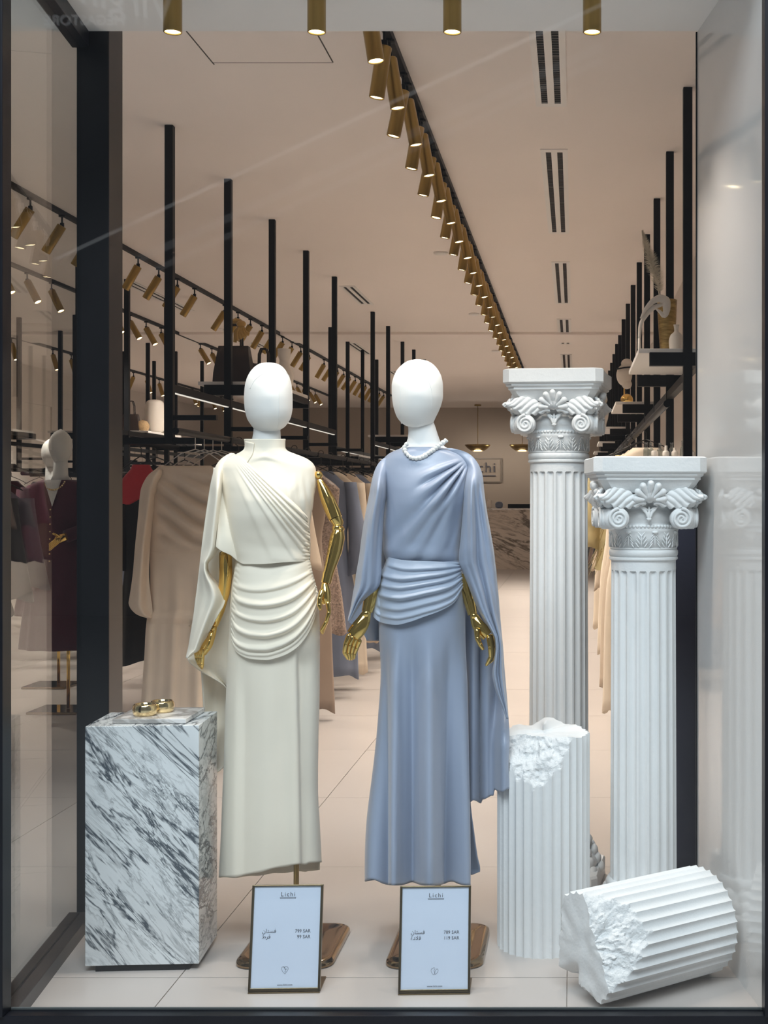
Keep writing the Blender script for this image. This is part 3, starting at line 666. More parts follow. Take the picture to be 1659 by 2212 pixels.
# ------------------------------------------------------------------ plaster columns
def octa(h, c, z, dip=.03):
    """square of half-width h with cut corners of size c, sides slightly hollow"""
    P = []
    for k in range(4):
        a = k*PI/2; R2 = lambda x, y: (x*math.cos(a)-y*math.sin(a), x*math.sin(a)+y*math.cos(a), z)
        for u in np.linspace(-1, 1, 7): P.append(R2(u*(h-c), -(h-dip*h*(1-u*u))))
    return P
def column(label, pxc, d, ztop, rz, base=True):
    x = (pxc-CX)/F*d; t = thing('plaster_column', label, 'column', (x, d, 0), rz, 'fluted white columns with capitals')
    Z = lambda v: ztop-v
    prof = [(.170, .0), (.1765, .004), (.1765, .047), (.173, .051), (.168, .053), (.168, .058), (.166, .061), (.160, .064), (.160, .072), (.156, .074), (.150, .085), (.137, .104), (.132, .112)]
    b = MB().grid(np.array([octa(h, .026-.004*i/12, Z(v)) for i, (h, v) in enumerate(prof)]), True); n = 28
    b.f.append(tuple(range(n))); b.out('abacus', M['plaster'], t, autosm=math.radians(35))
    # drum behind the scrolls, bell, necking ring
    MB().lathe([(.100, Z(.104)), (.108, Z(.12)), (.108, Z(.145)), (.104, Z(.150)), (.112, Z(.165)), (.116, Z(.180)), (.112, Z(.196)), (.104, Z(.206)), (.106, Z(.212)), (.110, Z(.222)), (.113, Z(.228)), (.110, Z(.235)), (.106, Z(.25)), (.105, Z(.285))], 48).out('bell', M['plaster'], t)
    MB().lathe([(.100, Z(.284)), (.108, Z(.285)), (.108, Z(.289)), (.105, Z(.291)), (.110, Z(.295)), (.1105, Z(.303)), (.109, Z(.312)), (.106, Z(.314)), (.110, Z(.317)), (.110, Z(.323)), (.104, Z(.327)), (.100, Z(.328))], 64).out('necking_ring', M['plaster'], t, autosm=math.radians(50))
    # fluted shaft
    NF, per = 20, 10; n = NF*per; zb = .17 if base else 0.02
    zz = [Z(.32), Z(.355), Z(.357), Z(.360), Z(.364), Z(.370), Z(.6), Z(.9), zb+.10, zb+.02, zb]; P = []
    for z in zz:
        R = .1035+.004*(Z(.32)-z)/1.2; row = []
        for i in range(n):
            u = (i % per)/per*2-1; e = max(0, 1-(u/.66)**2) if abs(u) < .66 else 0
            lim = .357+.010*(1-math.sqrt(max(0, 1-(u/.66)**2))) if abs(u) < .66 else 9
            dep = .0085*math.sqrt(e) if (Z(z) if False else ztop-z) > lim else 0
            if z <= zb+.001: dep = 0
            a = 2*PI*i/n; row.append(((R-dep)*math.cos(a), (R-dep)*math.sin(a), z))
        P.append(row)
    MB().grid(np.array(P), True).out('shaft', M['plaster'], t, autosm=math.radians(30))
    if base:
        MB().lathe([(.10, .175), (.115, .172), (.122, .16), (.118, .148), (.112, .14), (.112, .13), (.130, .11), (.142, .095), (.140, .075), (.128, .062)], 48).out('base_moulding', M['plaster'], t)
        b = MB()
        for k in range(12):
            a = 2*PI*k/12
            for q in range(3): b.ell(((.128+.012*q)*math.cos(a), (.128+.012*q)*math.sin(a), .125-.03*q), (.014, .022, .02), 8, 6, Matrix.Rotation(a, 4, 'Z'))
        b.out('base_leaf', M['plaster'], t)
        P = [octa(h, .02, z, .01) for h, z in ((.12, .07), (.150, .068), (.154, .06), (.154, .004), (.150, 0))]
        MB().grid(np.array(P), True).add(P[0], [tuple(range(28))]).out('base_block', M['plaster'], t, autosm=math.radians(35))
    else:
        MB().lathe([(.11, .06), (.125, .05), (.13, .03), (.125, 0)], 32).out('base_moulding', M['plaster'], t)
    for k in range(4):
        Rz = Matrix.Rotation(k*PI/2, 4, 'Z')
        # shell of seven lobes
        b = MB()
        for q, a in enumerate(np.linspace(math.radians(6), math.radians(174), 7)):
            L = .042+.010*math.sin(a); tp = (L*math.cos(a), -.146-.016*math.sin(a), Z(.136)+L*math.sin(a)); md = (L*.5*math.cos(a), -.144-.006*math.sin(a), Z(.136)+L*.5*math.sin(a))
            b.capsule((0, -.140, Z(.136)), md, .0032, .0068, 10); b.capsule(md, tp, .0068, .0106, 12)
        b.ell((0, -.138, Z(.134)), (.014, .010, .010), 12, 8).box(-.03, .03, -.150, -.10, Z(.138), Z(.095)).xf(Rz).out('shell', M['plaster'], t)
        # ribbed leaf wings to both corners
        for s_ in (-1, 1):
            P = []
            for j in range(26):
                v = j/25; row = []
                for i in range(76):
                    u = i/75; X = s_*(.012+.150*u); tz = .144-.046*math.sin(min(1, u*1.25)*PI*.62)**1.0+.020*sm(.70, 1, u); bz = .146+.004*u+.012*math.sin(u*PI)-.020*sm(.55, 1, u)
                    sc = 1+.035*math.sin(u*2*PI*6.5)*v
                    z = tz+(bz-tz)*v*sc
                    rib = (lambda q: 1-2*abs(math.sin(q)))((u*6.5-v*2.6)*PI); Y = -.132-.016*u-.014*sm(.5, 1, u)-.007*math.sin(v*PI)-.0034*rib*min(1, 6*u*(1-u)+.05)-.004*sm(.82, 1, u)
                    row.append((X, float(Y), float(Z(z))))
                P.append(row)
            MB().grid(np.array(P)).xf(Rz).out('leaf_wing', M['plaster'], t, solid=.009, offset=0)
            # scroll facing this side
            cx, cz, R0 = s_*.098, Z(.192), .0335
            b = MB().lathe([(R0*.93, 0), (R0, .003), (R0, .030), (R0*.8, .034)], 32); b.xf(Matrix.Translation((cx, -.117, cz)) @ Matrix.Rotation(PI/2, 4, 'X') @ Matrix.Translation((0, 0, -.002)))
            sp = []; rad = []
            for q in np.linspace(0, 1, 60):
                a = q*2*PI*2.4; r = R0*.93*(1-q*.93); sp.append((cx+s_*r*math.sin(a), -.151, cz+r*math.cos(a))); rad.append(.0052-.0026*q)
            b.tube(sp, rad, 7).xf(Rz); b.out('scroll', M['plaster'], t)
            # hanging leaf
        b = MB().ell((.117, -.117, Z(.190)), (.029, .029, .036), 18, 12).ell((.126, -.126, Z(.140)), (.022, .022, .020), 14, 10).xf(Rz); b.out('scroll_bolster', M['plaster'], t)
        b = MB()
        for a in np.linspace(-1.05, 1.05, 7):
            L = .030+.014*math.cos(a*1.4); b.ell((L*.8*math.sin(a)*.75, -.124, Z(.150)-L*.62*math.cos(a)), (.0050, .006, L*.55), 8, 6, Matrix.Rotation(a, 4, 'Y'))
        b.ell((0, -.124, Z(.194)), (.009, .006, .006), 8, 6).xf(Rz); b.out('drop_leaf', M['plaster'], t)
    b = MB()
    for k in range(60):
        a = 2*PI*k/60; b.ell((.110*math.cos(a), .110*math.sin(a), Z(.2175)), (.0058, .0058, .0056), 7, 5)
    b.lathe([(.108, Z(.223)), (.1125, Z(.2245)), (.108, Z(.227))], 48, cap=False); b.out('bead_string', M['plaster'], t)
    b = MB()
    for k in range(16):
        a = 2*PI*(k+.5)/16; Q = Matrix.Rotation(a+PI/2, 4, 'Z'); rr = .109
        e = MB()
        if k % 2 == 0: e.ell((0, -rr-.002, Z(.236)), (.011, .006, .005), 8, 6)
        for q in range(4):
            for s_ in (-1, 1): e.ell((s_*(.005+.0028*q), -rr+.001, Z(.243+.011*q)), (.0022, .0032, .011), 6, 5, Matrix.Rotation(-s_*.62 if k % 2 == 0 else s_*.62, 4, 'Y'))
        e.ell((0, -rr+.001, Z(.262)), (.002, .0032, .018), 6, 5); e.xf(Q); b.add(e.v, e.f)
    b.out('leaf_collar', M['plaster'], t)
    return t
column('taller white fluted column with scrolled capital, standing behind the broken upright drum', 1207, 4.66, 1.834, math.radians(-7))
column('shorter white fluted column with scrolled capital, standing by the glossy side panel', 1390, 4.15, 1.512, math.radians(5))

# ------------------------------------------------------------------ broken fluted drums
def drum(name, label, L, chips, top_irreg, R=.144, NF=32, bot_irreg=None):
    """axis +Z, base at z=0. chips: list of (normal, offset) half spaces removed with a rough face"""
    per = 7; n = NF*per; nz_ = 150; P = []; rough = []
    for j in range(nz_+1):
        z = L*j/nz_; row = []; rr = []
        for i in range(n):
            a = 2*PI*i/n; u = (i % per)/per*2-1; r = R-.0078*(1-u*u)*1.0; c, s_ = math.cos(a), math.sin(a); hit = False
            for nx, ny, nz2, off in chips:
                nr = nx*c+ny*s_
                if nr > .05:
                    q = Vector((c*R*26, s_*R*26, z*26)); nn = .016*noise.fractal(q*.9, .9, 2.1, 6)+.006*abs(noise.noise(q*2.3))
                    lim = (off-nz2*z)/nr+nn
                    if lim < r: r = max(.006, lim); hit = True
            row.append((r*c, r*s_, z)); rr.append(hit)
        P.append(row); rough.append(rr)
    if top_irreg is not None:
        for i in range(n):
            a = 2*PI*i/n; dz = top_irreg(a)
            for j in range(nz_+1):
                z = P[j][i][2]; P[j][i] = (P[j][i][0], P[j][i][1], min(z, L+dz) if dz < 0 else z+dz*max(0, (z/L-.9)/.1))
    if bot_irreg is not None:
        for i in range(n):
            dz = bot_irreg(2*PI*i/n)
            for j in range(nz_+1):
                x_, y_, z_ = P[j][i]; P[j][i] = (x_, y_, z_+dz*max(0, 1-z_/.16))
    b = MB().grid(np.array(P), True)
    fm = [1 if (rough[j][i] or rough[j+1][i]) else 0 for j in range(nz_) for i in range(n)]
    # end faces as fans of rings
    for j, sgn in ((0, -1), (nz_, 1)):
        ring = P[j]; k0 = len(b.v); K = 12; G = []
        for q in range(K+1):
            f = 1-q/K*.999; G.append([(x*f, y*f, (z*max(0, (f-.45)/.55)**2 if (j == 0 and bot_irreg) else z)+(.004*noise.noise(Vector((x*f*22, y*f*22, 3.0+j))) if 0 < q else 0)) for x, y, z in ring])
        b.grid(np.array(G), True); fm += [0]*(K*n)
    o = b.out('broken_drum', M['plaster'], None, autosm=math.radians(38)); o.data.materials.append(M['rough'])
    o.data.polygons.foreach_set('material_index', fm+[0]*(len(o.data.polygons)-len(fm)))
    o.name = name; setp(o, label, 'column drum', 'broken column drums'); return o
def nrm(v, off): v = Vector(v).normalized(); return (v.x, v.y, v.z, off)
def topi(a):
    return .012*noise.noise(Vector((math.cos(a)*2.2, math.sin(a)*2.2, 1)))+.022*math.exp(-((a-1.45)/.30)**2)
c1 = nrm((-.27, -.88, .48), 0); p0 = Vector((-.040, -.104, .540)); off1 = Vector(c1[:3]).dot(p0)+.018
o = drum('broken_drum', 'upright broken fluted drum with a rough chipped corner, beside the blue cape', .655, [(c1[0], c1[1], c1[2], off1)], topi)
o.location = ((1174-CX)/F*4.03, 4.03, 0)
ax = Vector((.815, .58, 0)).normalized(); Ll = .435
cf = nrm((.64, -.16, -.75), 0)   # local: z along axis (0 = left end); chip at the left end, facing the camera
o2 = drum('broken_drum', 'fluted drum lying on its side with a broken end, in front of the columns', Ll, [], None)
bpy.data.objects.remove(o2)
def lying():
    # local frame: Z along the axis, X up, Y = away from camera side
    up = Vector((0, 0, 1)); side_ = ax.cross(up).normalized()       # points to the camera side (-y-ish)
    if side_.y > 0: side_ = -side_
    Rm = Matrix(((side_.x, up.x, ax.x), (side_.y, up.y, ax.y), (side_.z, up.z, ax.z)))
    # local x = camera side, local y = up, local z = axis
    n1 = Vector((.80, .42, -.62)).normalized(); p = Vector((.135, .0, .075)); n2 = Vector((-.2, -1.0, -.55)).normalized(); p2 = Vector((-.05, -.125, .05))
    n3 = Vector((-.9, .1, -.5)).normalized(); p3 = Vector((-.13, -.02, .035))
    o = drum('broken_drum', 'fluted drum lying on its side with a broken end, in front of the columns', Ll, [(*n1, n1.dot(p)), (*n2, n2.dot(p2)), (*n3, n3.dot(p3))], None, R=.152, bot_irreg=lambda a: .060*math.exp(-((((a+2.15+PI) % (2*PI))-PI)/.20)**2)+.003*noise.noise(Vector((math.cos(a)*3, math.sin(a)*3, 5))))
    o.matrix_world = Matrix.Translation(LY) @ Rm.to_4x4(); return o
LY = Vector((.022, 3.545, .1525)); lying()

# ------------------------------------------------------------------ things on the shelves
def lathe_thing(name, label, cat, loc, prof, m, n=28, group=None, autos=AS):
    o = MB().lathe([tuple(q) for q in crom(prof, 34)], n).out(name, m, None, autosm=autos); o.location = loc; return setp(o, label, cat, group)
def tote(name, label, loc, w_, h, dp, m, handle=.16, rz=0):
    t = thing(name, label, 'bag', loc, rz)
    P = [[(x*f, y*f2, z) for x, y in ((-1, -1), (-.5, -1.08), (.5, -1.08), (1, -1), (1, 1), (.5, 1.08), (-.5, 1.08), (-1, 1))] for f, f2, z in ((w_*.5, dp*.5, 0), (w_*.48, dp*.46, h*.3), (w_*.42, dp*.35, h*.7), (w_*.38, dp*.22, h))]
    b = MB().grid(np.array(P), True); b.f.append(tuple(range(8))); b.out('bag_body', m, t, solid=.004, autosm=AS)
    for s_ in (-1, 1):
        MB().tube([(-w_*.2, s_*dp*.2, h*.8), (-w_*.19, s_*dp*.2, h+handle*.6), (-w_*.1, s_*dp*.2, h+handle*.95), (w_*.1, s_*dp*.2, h+handle*.95), (w_*.19, s_*dp*.2, h+handle*.6), (w_*.2, s_*dp*.2, h*.8)], .006, 8).out('handle', m, t)
    return t
d = 8.0; x, y, z = W(506, 820, d)
t = tote('handbag', 'dark brown tote bag with a gold scarf tied to its handles, on the rack shelf', (x, d, 2.081), .235, .235, .12, M['brownleather'], .14)
b = MB(); sc = mat('gold_satin_scarf', (.50, .30, .08), .3, var=.2, sheen=.2)
for q in range(6):
    a = -.5+.2*q; b.tube([(.06, -.06, .36), (.06+.06*math.sin(a), -.08, .36-.05), (.07+.09*math.sin(a), -.085, .25+.01*q)], [.014, .016, .011], 8, flat=.5)
b.ell((.06, -.065, .365), (.03, .02, .022), 12, 8).ell((.03, -.06, .385), (.035, .014, .016), 12, 8); b.out('scarf', sc, t)
t2 = tote('handbag', 'smaller dark bag behind the brown tote on the rack shelf', (x+.13, d+.22, 2.081), .15, .15, .1, M['brownleather'], .1)
lathe_thing('vase', 'white curved vase behind the brown tote bag', 'vase', (x+.23, d+.35, 2.081), [(.03, 0), (.05, .02), (.06, .08), (.045, .14), (.03, .18), (.04, .22), (.042, .26), (.035, .26)], M['ceramic'])
d = 14.0; x, y, z = W(283, 935, d)
tote('handbag', 'black handbag on the far-left shelf beyond the dark post', (x, d, 2.081), .2, .2, .1, M['brownleather'], .15)
lathe_thing('straw_ball', 'small woven straw ball beside the black handbag', 'ball', (x+.12, d+.02, 2.081), [(.01, 0), (.05, .02), (.07, .07), (.05, .12), (.01, .14)], mat('woven_straw', (.36, .24, .12), .8, var=.3, scale=90))
tt = lathe_thing('ceramic_torso', 'pale tall ceramic vase standing beside the straw ball', 'vase', (x+.16, d+.3, 2.081), [(.05, 0), (.09, .03), (.11, .15), (.10, .3), (.085, .36), (.03, .38), (.02, .38)], M['ceramic'])
# right wall shelf: gold vase with pampas, looped ceramic, small vase
d = 6.45; x, y, z = W(1441, 745, d); z = 2.081
t = thing('vase', 'tapering gold vase holding a dried pampas stem on the right wall shelf', 'vase', (x, d, z))
bv = mat('hammered_gold', (.42, .30, .12), .35, metal=1, var=.35, scale=50, bump=.3, bscale=80, stretch=(.4, .4, 2))
MB().lathe([(.033, 0), (.035, .02), (.040, .1), (.046, .19), (.050, .285), (.046, .287), (.043, .27), (.035, .1), (.02, .02)], 32).out('body', bv, t)
b = MB(); rr = random.Random(5); st = [Vector((-.030, 0, .25)), Vector((-.046, -.01, .36)), Vector((-.080, -.01, .47)), Vector((-.124, -.01, .615))]
b.tube(st, [.004, .004, .003, .001], 6); Pm = crom([tuple(q) for q in st], 60)
for q in range(1500):
    k = rr.random()**.8; p = Vector(Pm[int(12+47*k)]); wd = .040*math.sin(PI*(.12+.88*k)**.8)+.004; a = rr.uniform(0, 2*PI); o_ = Vector((math.cos(a)*wd, math.sin(a)*wd, .022*rr.random()+.006)); w_ = Vector((0, 0, .0016)) if abs(o_.z) < .01 else Vector((.0014, .001, 0)); b.add([p-w_, p+w_, p+o_], [(0, 1, 2)])
b.add([Pm[30], Pm[30]+np.array([0, 0, .004]), Pm[30]+np.array([-.085, 0, .05])], [(0, 1, 2)]); b.out('pampas_stem', M['pampas'], t, smooth=False)['kind'] = 'stuff'
d = 6.2; x0, y, z0 = W(1405, 745, d)
pts = [W(p, q, d) for p, q in ((1381, 730), (1383, 705), (1396, 680), (1413, 664), (1432, 657))]; q2 = [W(p, q, d-.01) for p, q in ((1384, 688), (1395, 668), (1412, 650), (1425, 645), (1439, 650), (1440, 668), (1434, 682), (1426, 674), (1417, 667))]
t = thing('ceramic_sculpture', 'white looping ceramic sculpture leaning before the gold vase', 'sculpture', (x0, d, 2.081))
MB().tube(crom(pts, 24), pchip(range(5), [.007, .009, .011, .012, .008], np.linspace(0, 4, 24)), 14).out('arch', M['ceramic'], t, world=True); MB().tube(crom(q2, 40), pchip(range(9), [.004, .008, .011, .015, .020, .020, .016, .010, .004], np.linspace(0, 8, 40)), 16, flat=.7).out('loop', M['ceramic'], t, world=True)
MB().tube([W(1381, 730, d), (W(1381, 730, d)[0], d, 2.1), (W(1384, 745, d)[0], d, 2.081)], [.007, .008, .012], 10).out('foot', M['ceramic'], t, world=True)
lathe_thing('bud_vase', 'small round white vase at the foot of the gold vase', 'vase', (W(1461, 745, 6.2)[0], 6.2, 2.081), [(.024, 0), (.034, .02), (.036, .05), (.028, .08), (.010, .10), (.012, .12), (.015, .13), (.010, .13)], M['ceramic'])
d = 9.9; x, y, z = W(1354, 880, d); z = 2.081
o = MB().ell((0, 0, .047), (.048, .048, .048), 24, 16).out('gold_sphere', M['gold'], None); o.location = (x, d, z); setp(o, 'shiny gold ball on the second shelf of the right wall', 'ornament')
t = thing('disc_sculpture', 'pale rounded ceramic face on a gold stand above the gold ball', 'sculpture', (x-.01, d+.25, z))
MB().ell((0, 0, .26), (.062, .035, .085), 22, 14).ell((.02, 0, .35), (.045, .03, .04), 18, 12).ell((.02, 0, .19), (.04, .03, .04), 18, 12).out('face', M['ceramic'], t); MB().lathe([(.03, 0), (.03, .006), (.005, .008), (.005, .18)], 16).out('stand', M['gold'], t)
MB().tube([(-.062, -.03, .305), (0, -.048, .315), (.05, -.035, .32)], .006, 8).out('band', M['black'], t)
for k, (pxx, pyy, dd) in enumerate(((1303, 935, 13.4), (1292, 1010, 14.5))):
    x, _, _ = W(pxx, pyy, dd); lathe_thing('figurine', ('pale ceramic figurine on the third shelf beside the taller capital', 'pale ceramic figurine low behind the shorter capital')[k], 'figurine', (x, dd, 2.081 if k == 0 else 2.081), [(.04, 0), (.03, .03), (.05, .12), (.06, .2), (.03, .26), (.045, .31), (.03, .36), (.01, .37)], M['ceramic'], 16)
# bottles lined up on the low black shelf
for k, (pxx, hh, kind) in enumerate(((1394, .062, 0), (1404, .062, 0), (1412, .03, 1), (1424, .060, 0), (1436, .055, 1), (1449, .062, 0), (1455, .045, 1), (1473, .070, 0), (1490, .035, 1))):
    x, _, _ = W(pxx, 970, 6.3)
    if kind == 0: pr = [(.011, 0), (.013, .004), (.013, hh*.5), (.006, hh*.68), (.006, hh*.9), (.0075, hh*.92), (.0075, hh), (.002, hh)]; pr = [(r_*1.05, z_*1.15) for r_, z_ in pr]
    else: pr = [(.012, 0), (.017, .01), (.016, .024), (.008, .032), (.006, hh), (.001, hh)]
    lathe_thing('bottle' if kind == 0 else 'jar', '%s, %s in the row on the low black wall shelf' % ('small clear glass bottle' if kind == 0 else 'small cream ceramic jar', ORD[k]), 'bottle' if kind == 0 else 'jar', (x, 6.22+.03*(k % 2), 1.5785), pr, M['bottle'] if kind == 0 else M['ceramic'], 14, 'bottles and jars on the low shelf')

# ------------------------------------------------------------------ cash desk, pendants and sign at the back
t = thing('counter', 'long marble-fronted cash desk at the back of the shop', 'counter', (-1.7, 25.2, 0))
MB().box(-1.3, 1.35, -.3, .3, 0, 1.14).out('front', M['desk'], t, smooth=False); MB().box(-1.32, 1.37, -.32, .32, 1.14, 1.17).out('worktop', M['marble2'], t, smooth=False)
t = thing('monitor', 'low black screen lying along the back of the cash desk', 'monitor', (-1.05, 25.3, 1.1705)); MB().box(-.25, .3, -.02, .02, 0, .08).out('screen', M['black'], t, smooth=False)
MB().box(-.1, .1, -.06, .06, 0, .006).out('stand', M['black'], t, smooth=False)
o = lathe_thing('vase', 'small dull-blue round pot on the cash desk', 'pot', (-1.46, 25.1, 1.1705), [(.04, 0), (.07, .03), (.075, .08), (.05, .12), (.02, .13)], GM['slate'])
lathe_thing('cup', 'small cream pot at the end of the cash desk', 'pot', (-1.64, 25.0, 1.1705), [(.04, 0), (.05, .03), (.05, .13), (.04, .16), (.02, .17)], M['ceramic'])
def pendant(pxx, label):
    d = 26.6; x, _, z = W(pxx, 962, d); t = thing('pendant_lamp', label, 'lamp', (x, d, CEIL), 0, 'bowl pendants over the cash desk'); h = z-CEIL
    MB().lathe([(.07, 0), (.07, -.03), (.05, -.03)], 20).out('canopy', M['brass'], t); MB().tube([(0, 0, -.03), (0, 0, h)], .006, 8).out('cord', M['brass'], t)
    MB().lathe([(.02, h+.02), (.26, h+.012), (.262, h), (.22, h-.05), (.15, h-.10), (.12, h-.115)], 36, cap=False).out('bowl', M['brass'], t, solid=.004); MB().lathe([(.005, h-.13), (.08, h-.128), (.125, h-.112), (.02, h-.1)], 24).out('diffuser', M['pend'], t)
    l = bpy.data.lights.new('pendant_light', 'POINT'); l.energy = 14; l.color = WARM; l.shadow_soft_size = .1; o = bpy.data.objects.new('pendant_light', l); C.objects.link(o); o.parent = t; o.location = (0, 0, h-.2)
pendant(1032, 'gold bowl pendant lamp hanging over the cash desk beside the blue shoulder'); pendant(1128, 'gold bowl pendant lamp hanging over the cash desk, half behind the taller capital')
x, y, z = W(1036, 1016, YB-.03); t = thing('wall_sign', 'framed shop name on the brown back wall behind the blue shoulder', 'sign', (x, YB, z)); b = MB()
for a0, a1, c0, c1 in ((-.48, .48, -.26, -.235), (-.48, .48, .235, .26), (-.48, -.455, -.235, .235), (.455, .48, -.235, .235)): b.box(a0, a1, -.04, 0, c0, c1)
b.out('frame', mat('sign_frame', (.20, .17, .14), .5), t, smooth=False)
tx = text('Lichi', .30, .02, -.04, t); tx.location.y = -.03; tx.data.extrude = .01; tx.data.space_character = 1.15
MB().box(-.30, .34, -.03, -.01, -.125, -.105).out('rule', M['ink'], t, smooth=False)
# lit script sign of the shop across the mall: it shows only as a faint mirror image in the window
le = emit('sign_light', (.9, .95, 1), 1.3)
t = thing('mall_sign', 'lit script shop sign across the mall, mirrored faintly at the top left of the glass', 'sign', (-4.10, -4.55, 5.50))
for s_, sz, zz, rt, xx in (('Virgin', .36, .10, .22, .20), ('MEGASTORE', .125, .0, 0, -.17)):
    o = text(s_, sz, xx, zz, t, m=le); o.rotation_euler = (PI/2, 0, PI); o.data.extrude = .01; o.data.shear = .3 if rt else 0; o.rotation_euler = (PI/2, -rt, PI)

bpy.context.view_layer.update(); dg_ = bpy.context.evaluated_depsgraph_get()
for o in TXT:                                          # lettering becomes plain mesh
    me = bpy.data.meshes.new_from_object(o.evaluated_get(dg_)); q = bpy.data.objects.new('lettering', me); C.objects.link(q); q.parent = o.parent; q.matrix_local = o.matrix_basis.copy(); bpy.data.objects.remove(o)
# escalator flank across the mall: only its faint mirror image shows in the window
def mirr(px_, py_, d): p = W(px_, py_, d); return (p[0], 2*3.372-p[1], p[2])
t = thing('escalator', 'mall escalator flank with a lit edge, mirrored as faint diagonal lines in the glass', 'escalator', mirr(500, 360, 12))
MB().bar(mirr(120, 560, 12.5), mirr(1300, 10, 10.5), .05, .012).out('lit_edge', emit('escalator_light', (.92, .96, 1), 1.1), t, world=True, smooth=False)
MB().bar(mirr(300, 560, 12.8), mirr(1300, 100, 10.8), .06, .05).bar(mirr(300, 600, 12.8), mirr(1300, 130, 10.8), .06, .03).out('handrail', emit('handrail_shine_emission', (.9, .95, 1), .5), t, world=True, smooth=False)  # handrails are no lamps: their shine is put in as a weak glow
# ------------------------------------------------------------------ the two window mannequins
DM = 4.0
PXM = DM/F                                   # metres per photo pixel at the mannequins
def ring(rows, pys, n=72, d0=DM, e=2.0, fold=None, shift=None):
    """closed tube: rows (py, xL, xR, halfdepth[, depthoffset]); fold(th, px, py) = outward metres"""
    R = Rows(rows); P = []
    for py in pys:
        q = R(py); a, c, b = q[:3]; dc = d0+(q[3] if len(q) > 3 else 0); row = []
        for i in range(n):
            th = 2*PI*i/n; ct, st = math.cos(th), math.sin(th); k = 2.0/e
            sx = math.copysign(abs(ct)**k, ct); sy = math.copysign(abs(st)**k, st); X = (a+c)/2+(c-a)/2*sx; f = fold(th, X, py) if fold else 0
            D = dc-b*sy; row.append(W(X+f*ct/PXM*.35, py, D-f*sy if st > 0 else D-f*st))
        P.append(row)
    return np.array(P)
def front(rows, d0=DM, e=2.0):
    R = Rows(rows)
    def fn(px, py):
        q = R(py); a, c, b = q[:3]; dc = d0+(q[3] if len(q) > 3 else 0); u = np.clip(abs((px-(a+c)/2)/((c-a)/2)), 0, .985); return dc-b*(1-u**e)**(1/e)
    return fn
def sheet(rows, dfn, nx=24, ny=60):
    R = Rows(rows); P = []
    for py in np.linspace(rows[0][0], rows[-1][0], ny):
        a, c = R(py)[:2]; P.append([W(a+(c-a)*u, py, dfn(u, py, a+(c-a)*u)) for u in np.linspace(0, 1, nx)])
    return np.array(P)
def patch(T, B, L, Rr, dfn, nu, nv):
    G = coons(T, B, L, Rr, nu, nv); P = np.zeros((nv, nu, 3))
    for j in range(nv):
        for i in range(nu):
            px, py = G[j, i]; P[j, i] = W(px, py, dfn(i/(nu-1), j/(nv-1), px, py))
    return P
def pline(pts, r, d=None, dfn=None, n=40, lift=.002):
    c = crom(pts, n); return [W(p[0], p[1], (dfn(p[0], p[1])-lift) if dfn else d) for p in c]
def Q(p): return W(p[0], p[1], p[2])
def segs(b, pts, rad, n=10, flat=1.0, axis=None, knuckle=True):
    """jointed chain: one capsule per piece with a small ball at each joint"""
    for i in range(len(pts)-1):
        a, c = Vector(Q(pts[i])), Vector(Q(pts[i+1])); dv = c-a
        b.capsule(a+dv*.10, c-dv*.10, rad[i]*PXM, rad[i+1]*PXM*.98, n, flat, axis)
        if knuckle and i: b.ell(tuple(a), (rad[i]*PXM*.92,)*3, 10, 7)
def hand(par, palm, pr, fingers, thumb, flat=.55, axis=(0, 1, 0), name='hand'):
    b = MB(); b.tube([Q(p) for p in crom(palm, 10)], pchip(range(len(pr)), [r*PXM for r in pr], np.linspace(0, len(pr)-1, 10)), 18, True, flat, axis)
    b.ell(Q(palm[0]), (pr[0]*PXM*.98,)*3, 14, 10)
    for f in fingers: segs(b, f[0], f[1], 10)
    segs(b, thumb[0], thumb[1], 10)
    return b.out(name, M['gold'], par, world=True, autosm=math.radians(60))
def base_and_pole(t, pxp, pytop, x0, x1):
    xm = ((x0+x1)/2-CX)/F*3.995; wx, dy, r, cy = .145, .185, .05, 3.985; P = []
    for s_, z in ((.97, .0), (1, .003), (1, .010), (.985, .016), (.93, .0215), (.85, .023), (.4, .0235)):
        row = []
        for k in range(4):
            sx, sy = ((1, 1), (-1, 1), (-1, -1), (1, -1))[k]
            for a in np.linspace(0, PI/2, 7): aa = a+k*PI/2; row.append((xm+(sx*(wx-r)+r*math.cos(aa))*s_, cy+(sy*(dy-r)+r*math.sin(aa))*s_, z))
        P.append(row)
    b = MB().grid(np.array(P), True); b.f.append(tuple(len(b.v)-28+i for i in range(28))); b.f.append(tuple(range(28)))
    b.out('base_plate', M['goldbase'], t, world=True, autosm=math.radians(50))
    x = (pxp-CX)/F*4.0; MB().tube([(x, 4.0, .02), (x, 4.0, EYE-(pytop-CY)/F*4)], .0085, 16).out('pole', M['brass'], t, world=True)
    MB().lathe([(.022, .022), (.022, .03), (.012, .034), (.010, .05)], 20, (x, 4.0, 0)).out('pole_collar', M['goldbase'], t, world=True)
def head(t, rows, b0, seams, neck):
    rr = [(py, a, c, b) for py, a, c, b in rows]; pys = np.r_[np.linspace(rr[0][0], rr[0][0]+14, 16)[:-1], np.linspace(rr[0][0]+14, rr[-1][0], 48)]
    P = ring(rr, pys, 56); b = MB().grid(P, True); m = len(P)
    b.f.append(tuple(range(56))); b.f.append(tuple((m-1)*56+i for i in range(56)))
    h = b.out('head', M['head'], t, world=True, autosm=math.radians(60)); fr = front(rr)
    for s_ in seams: MB().tube(pline(s_, 0, dfn=fr, lift=-.0002, n=36), .0011, 6).out('seam', M['head'], h, world=True)
    MB().grid(ring(neck, np.linspace(neck[0][0], neck[-1][0], 24), 40), True).out('neck', M['neck'], t, world=True)

